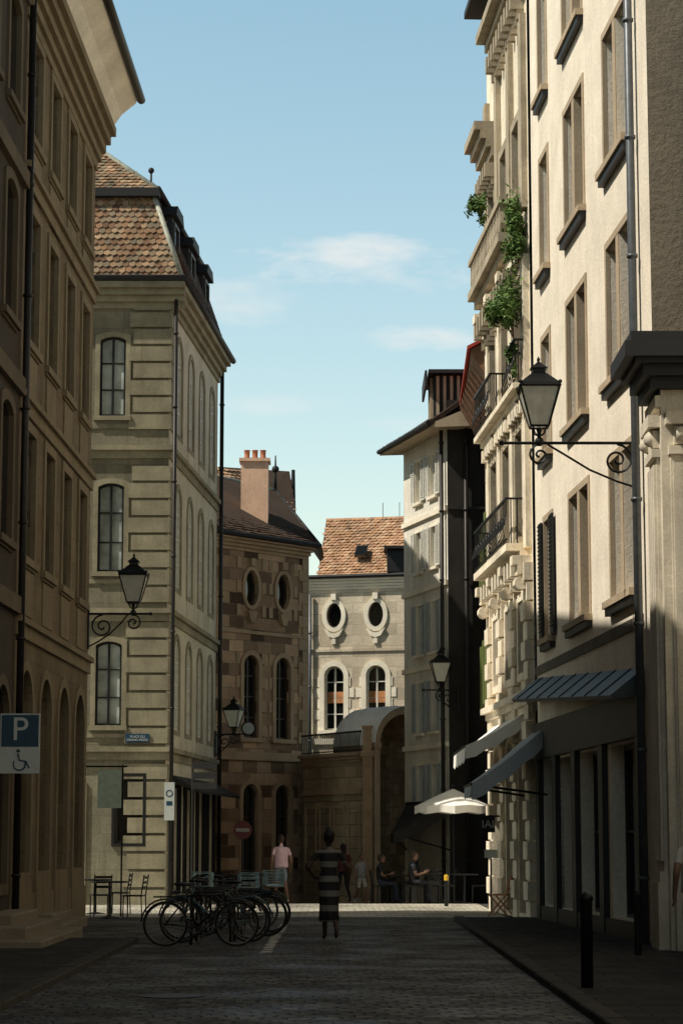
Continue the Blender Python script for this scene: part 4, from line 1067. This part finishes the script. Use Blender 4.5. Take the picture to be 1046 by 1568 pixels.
sk_d=simple('skin_dark',(.06,.032,.020),.5); sk_l=simple('skin_light',(.22,.125,.085),.5)
shoe=simple('shoe_dark',(.03,.03,.03),.6); shoew=simple('shoe_white',(.5,.5,.48),.6)
hair_b=simple('hair_black',(.010,.008,.007),.6); hair_br=simple('hair_brown',(.04,.024,.014),.6)
def outfit(top,bottom,skin,shoe_,long=False,shorts=False):
    m=dict(torso=top,pelvis=bottom,thigh=bottom,calf=skin if shorts else bottom,foot=shoe_,upperarm=top,forearm=top if long else skin,hand=skin,neck=skin)
    if not long: m['upperarm_low']=skin
    if shorts: m['thigh_low']=skin
    return m
m_str=stripes('striped_dress',(.008,.008,.010),(.17,.16,.145),4.4,2,thr=.3)
def dress(e,M):
    g=G(); n=40; prof=[(1.395,.075,.055),(1.38,.125,.085),(1.33,.165,.112),(1.22,.148,.112),(1.10,.125,.10),(1.0,.145,.12),(.9,.172,.145),(.75,.165,.155),(.55,.148,.165),(.42,.150,.18),(.30,.158,.19)]
    vs=[];fs=[]
    for q,(z,rx,ry) in enumerate(prof):
        amp=.014*max(0,(1.0-z))
        for j in range(n):
            a=2*math.pi*j/n; w=1+amp/.15*math.sin(7*a+z*2)
            vs.append((rx*w*math.cos(a),ry*w*math.sin(a)+(.0 if z>.9 else (.9-z)*-.03),z))
    for q in range(len(prof)-1):
        for j in range(n): fs.append((q*n+j,q*n+(j+1)%n,(q+1)*n+(j+1)%n,(q+1)*n+j))
    g.add(vs,fs); o_=g.obj('dress',m_str,e,M,smooth=True); s_=o_.modifiers.new('s','SOLIDIFY'); s_.thickness=.006
def shirt_of(mat,hem=.90):
    # loose T-shirt body with an uneven hem, worn over the torso
    def f(e,M):
        g=G(); n=32; prof=[(1.42,.085,.062),(1.40,.135,.09),(1.34,.178,.12),(1.22,.172,.125),(1.08,.168,.13),(hem+.06,.176,.14),(hem,.180,.145)]
        vs=[];fs=[]
        for q,(z,rx,ry) in enumerate(prof):
            for j in range(n):
                a=2*math.pi*j/n; w=1+.02*math.sin(5*a+z*9)
                vs.append((rx*w*math.cos(a),ry*w*math.sin(a),z+(.012*math.sin(3*a) if q==len(prof)-1 else 0)))
        for q in range(len(prof)-1):
            for j in range(n): fs.append((q*n+j,q*n+(j+1)%n,(q+1)*n+(j+1)%n,(q+1)*n+j))
        g.add(vs,fs); o_=g.obj('tshirt',mat,e,M,smooth=True); s_=o_.modifiers.new('s','SOLIDIFY'); s_.thickness=.006
    return f
m1=outfit(m_str,m_str,sk_d,shoe); m1['thigh']=m1['calf']=sk_d; m1['upperarm']=m_str
person('woman_in_striped_dress',(-.2,37.0,0),.12,1.72,pose('walk'),RAD,m1,hair=hair_b,bun=True,extras=dress)
pink=simple('tshirt_pink',(.66,.46,.54),.8); shortm=simple('shorts_denim',(.20,.24,.30),.8); greyc=simple('top_grey',(.24,.24,.25),.8); wht=simple('shirt_white',(.5,.49,.46),.8); drk=simple('clothes_dark',(.02,.022,.03),.8); red=simple('top_red',(.10,.03,.028),.8); jean=simple('jeans',(.04,.05,.08),.8)
person('man_in_pink_tshirt',(-1.55,59.5,gz(59.5)),.2,1.74,pose('walk2'),RAD,outfit(pink,shortm,sk_d if False else sk_l,shoew,shorts=True),hair=hair_br,extras=shirt_of(pink))
person('pedestrian',(.05,64,gz(64)),.3,1.62,pose('walk2'),RAD,outfit(red,drk,sk_l,shoe),hair=hair_b,longhair=True,extras=shirt_of(red))
person('pedestrian',(.53,62,gz(62)),-2.6,1.30,pose('walk2'),RAD,outfit(greyc,wht,sk_l,shoew,shorts=True),hair=hair_br,extras=shirt_of(greyc))
person('seated_guest',(1.0,61.1,gz(61)),-1.5,1.68,pose('sit'),RAD,outfit(drk,jean,sk_l,shoe),hair=hair_br)
person('seated_guest',(2.0,61.3,gz(61)),1.6,1.68,pose('sit'),RAD,outfit(drk,drk,sk_l,shoe),hair=hair_b,longhair=True)
person('seated_guest',(1.8,59.2,gz(59)),-1.4,1.72,pose('sit'),RAD,outfit(drk,drk,sk_l,shoe),hair=hair_br)
person('passer_by',(4.13,27.0,.07),.1,1.75,pose('stand'),RAD,outfit(wht,drk,sk_l,shoe),hair=hair_b,extras=shirt_of(wht))
# ------------------------------------------------------------------ light, sky, camera
az=R(251); el=R(52)
s=Vector((math.sin(az)*math.cos(el),math.cos(az)*math.cos(el),math.sin(el)))
ld=bpy.data.lights.new('sun','SUN'); ld.energy=5.0; ld.angle=R(.5); ld.color=(1,.93,.80)
lo=bpy.data.objects.new('sun',ld); link(lo); lo.rotation_euler=s.to_track_quat('Z','Y').to_euler(); lo.location=(0,0,60)
w=bpy.data.worlds.new('World'); S.world=w; w.use_nodes=True; N=w.node_tree.nodes; L=w.node_tree.links
bg=N['Background']; out=N['World Output']
sky=N.new('ShaderNodeTexSky'); sky.sky_type='NISHITA'; sky.sun_disc=False; sky.sun_elevation=el; sky.sun_rotation=az; sky.air_density=1.2; sky.dust_density=1.5; sky.ozone_density=1.0
tc=N.new('ShaderNodeTexCoord').outputs['Generated']
sp=N.new('ShaderNodeSeparateXYZ'); L.new(tc,sp.inputs[0]); X,Y,Z=sp.outputs
h1=mr(N,L,Z,.0,.36); h2=mr(N,L,Z,.36,.60)
hz=mixn(N,L,h1,(2.0,1.74,1.42,1),(1.46,1.62,1.36,1)); hz=mixn(N,L,h2,hz,(.25,.235,.195,1))
L.new(mixn(N,L,1.0,sky.outputs[0],hz,'MULTIPLY'),bg.inputs[0]); bg.inputs[1].default_value=.125
bg2=N.new('ShaderNodeBackground'); bg2.inputs[0].default_value=(.90,.92,.90,1); bg2.inputs[1].default_value=.95
# wispy fair-weather cloud streaks: soft banks broken up by stretched noise
mp=N.new('ShaderNodeMapping'); L.new(tc,mp.inputs[0]); mp.inputs['Scale'].default_value=(16,6,60); mp.inputs['Rotation'].default_value=(0,.12,0)
nz=noise(N,L,mp.outputs[0],1.0,4,.62)
mp2=N.new('ShaderNodeMapping'); L.new(tc,mp2.inputs[0]); mp2.inputs['Scale'].default_value=(60,20,150)
nz2=noise(N,L,mp2.outputs[0],1.0,4,.6)
nn_=math_(N,L,'ADD',math_(N,L,'MULTIPLY',math_(N,L,'SUBTRACT',nz,.5),3.6),math_(N,L,'MULTIPLY',math_(N,L,'SUBTRACT',nz2,.5),1.3))
tot=None
for (cx,cz,rx,rz,st_) in ((.008,.247,.060,.013,.95),(.035,.2155,.036,.006,.9),(-.045,.232,.034,.012,.55),(-.03,.188,.03,.006,.4),(.03,.180,.03,.005,.3),(.25,.22,.1,.02,.9),(-.3,.25,.12,.02,.9),(.6,.3,.2,.03,.9)):
    dx=math_(N,L,'MULTIPLY',math_(N,L,'SUBTRACT',X,cx),1/rx); dz=math_(N,L,'MULTIPLY',math_(N,L,'SUBTRACT',Z,cz),1/rz)
    r2=math_(N,L,'ADD',math_(N,L,'MULTIPLY',dx,dx),math_(N,L,'MULTIPLY',dz,dz))
    v=math_(N,L,'ADD',math_(N,L,'SUBTRACT',.75,r2),nn_)
    v=mr(N,L,v,.0,1.5,0,st_)
    tot=v if tot is None else math_(N,L,'MAXIMUM',tot,v)
front=math_(N,L,'GREATER_THAN',Y,0.0)
fac=math_(N,L,'MULTIPLY',tot,front)
mx=N.new('ShaderNodeMixShader'); L.new(fac,mx.inputs[0]); L.new(bg.outputs[0],mx.inputs[1]); L.new(bg2.outputs[0],mx.inputs[2]); L.new(mx.outputs[0],out.inputs[0])
cam=bpy.data.cameras.new('camera'); co=bpy.data.objects.new('camera',cam); link(co)
co.location=(0,0,1.6); co.rotation_euler=(R(90+8.15),0,0); cam.sensor_fit='VERTICAL'; cam.sensor_height=36; cam.lens=80.36; cam.clip_end=2000
S.camera=co
S.view_settings.view_transform='Standard'; S.view_settings.look='None'; S.view_settings.exposure=0
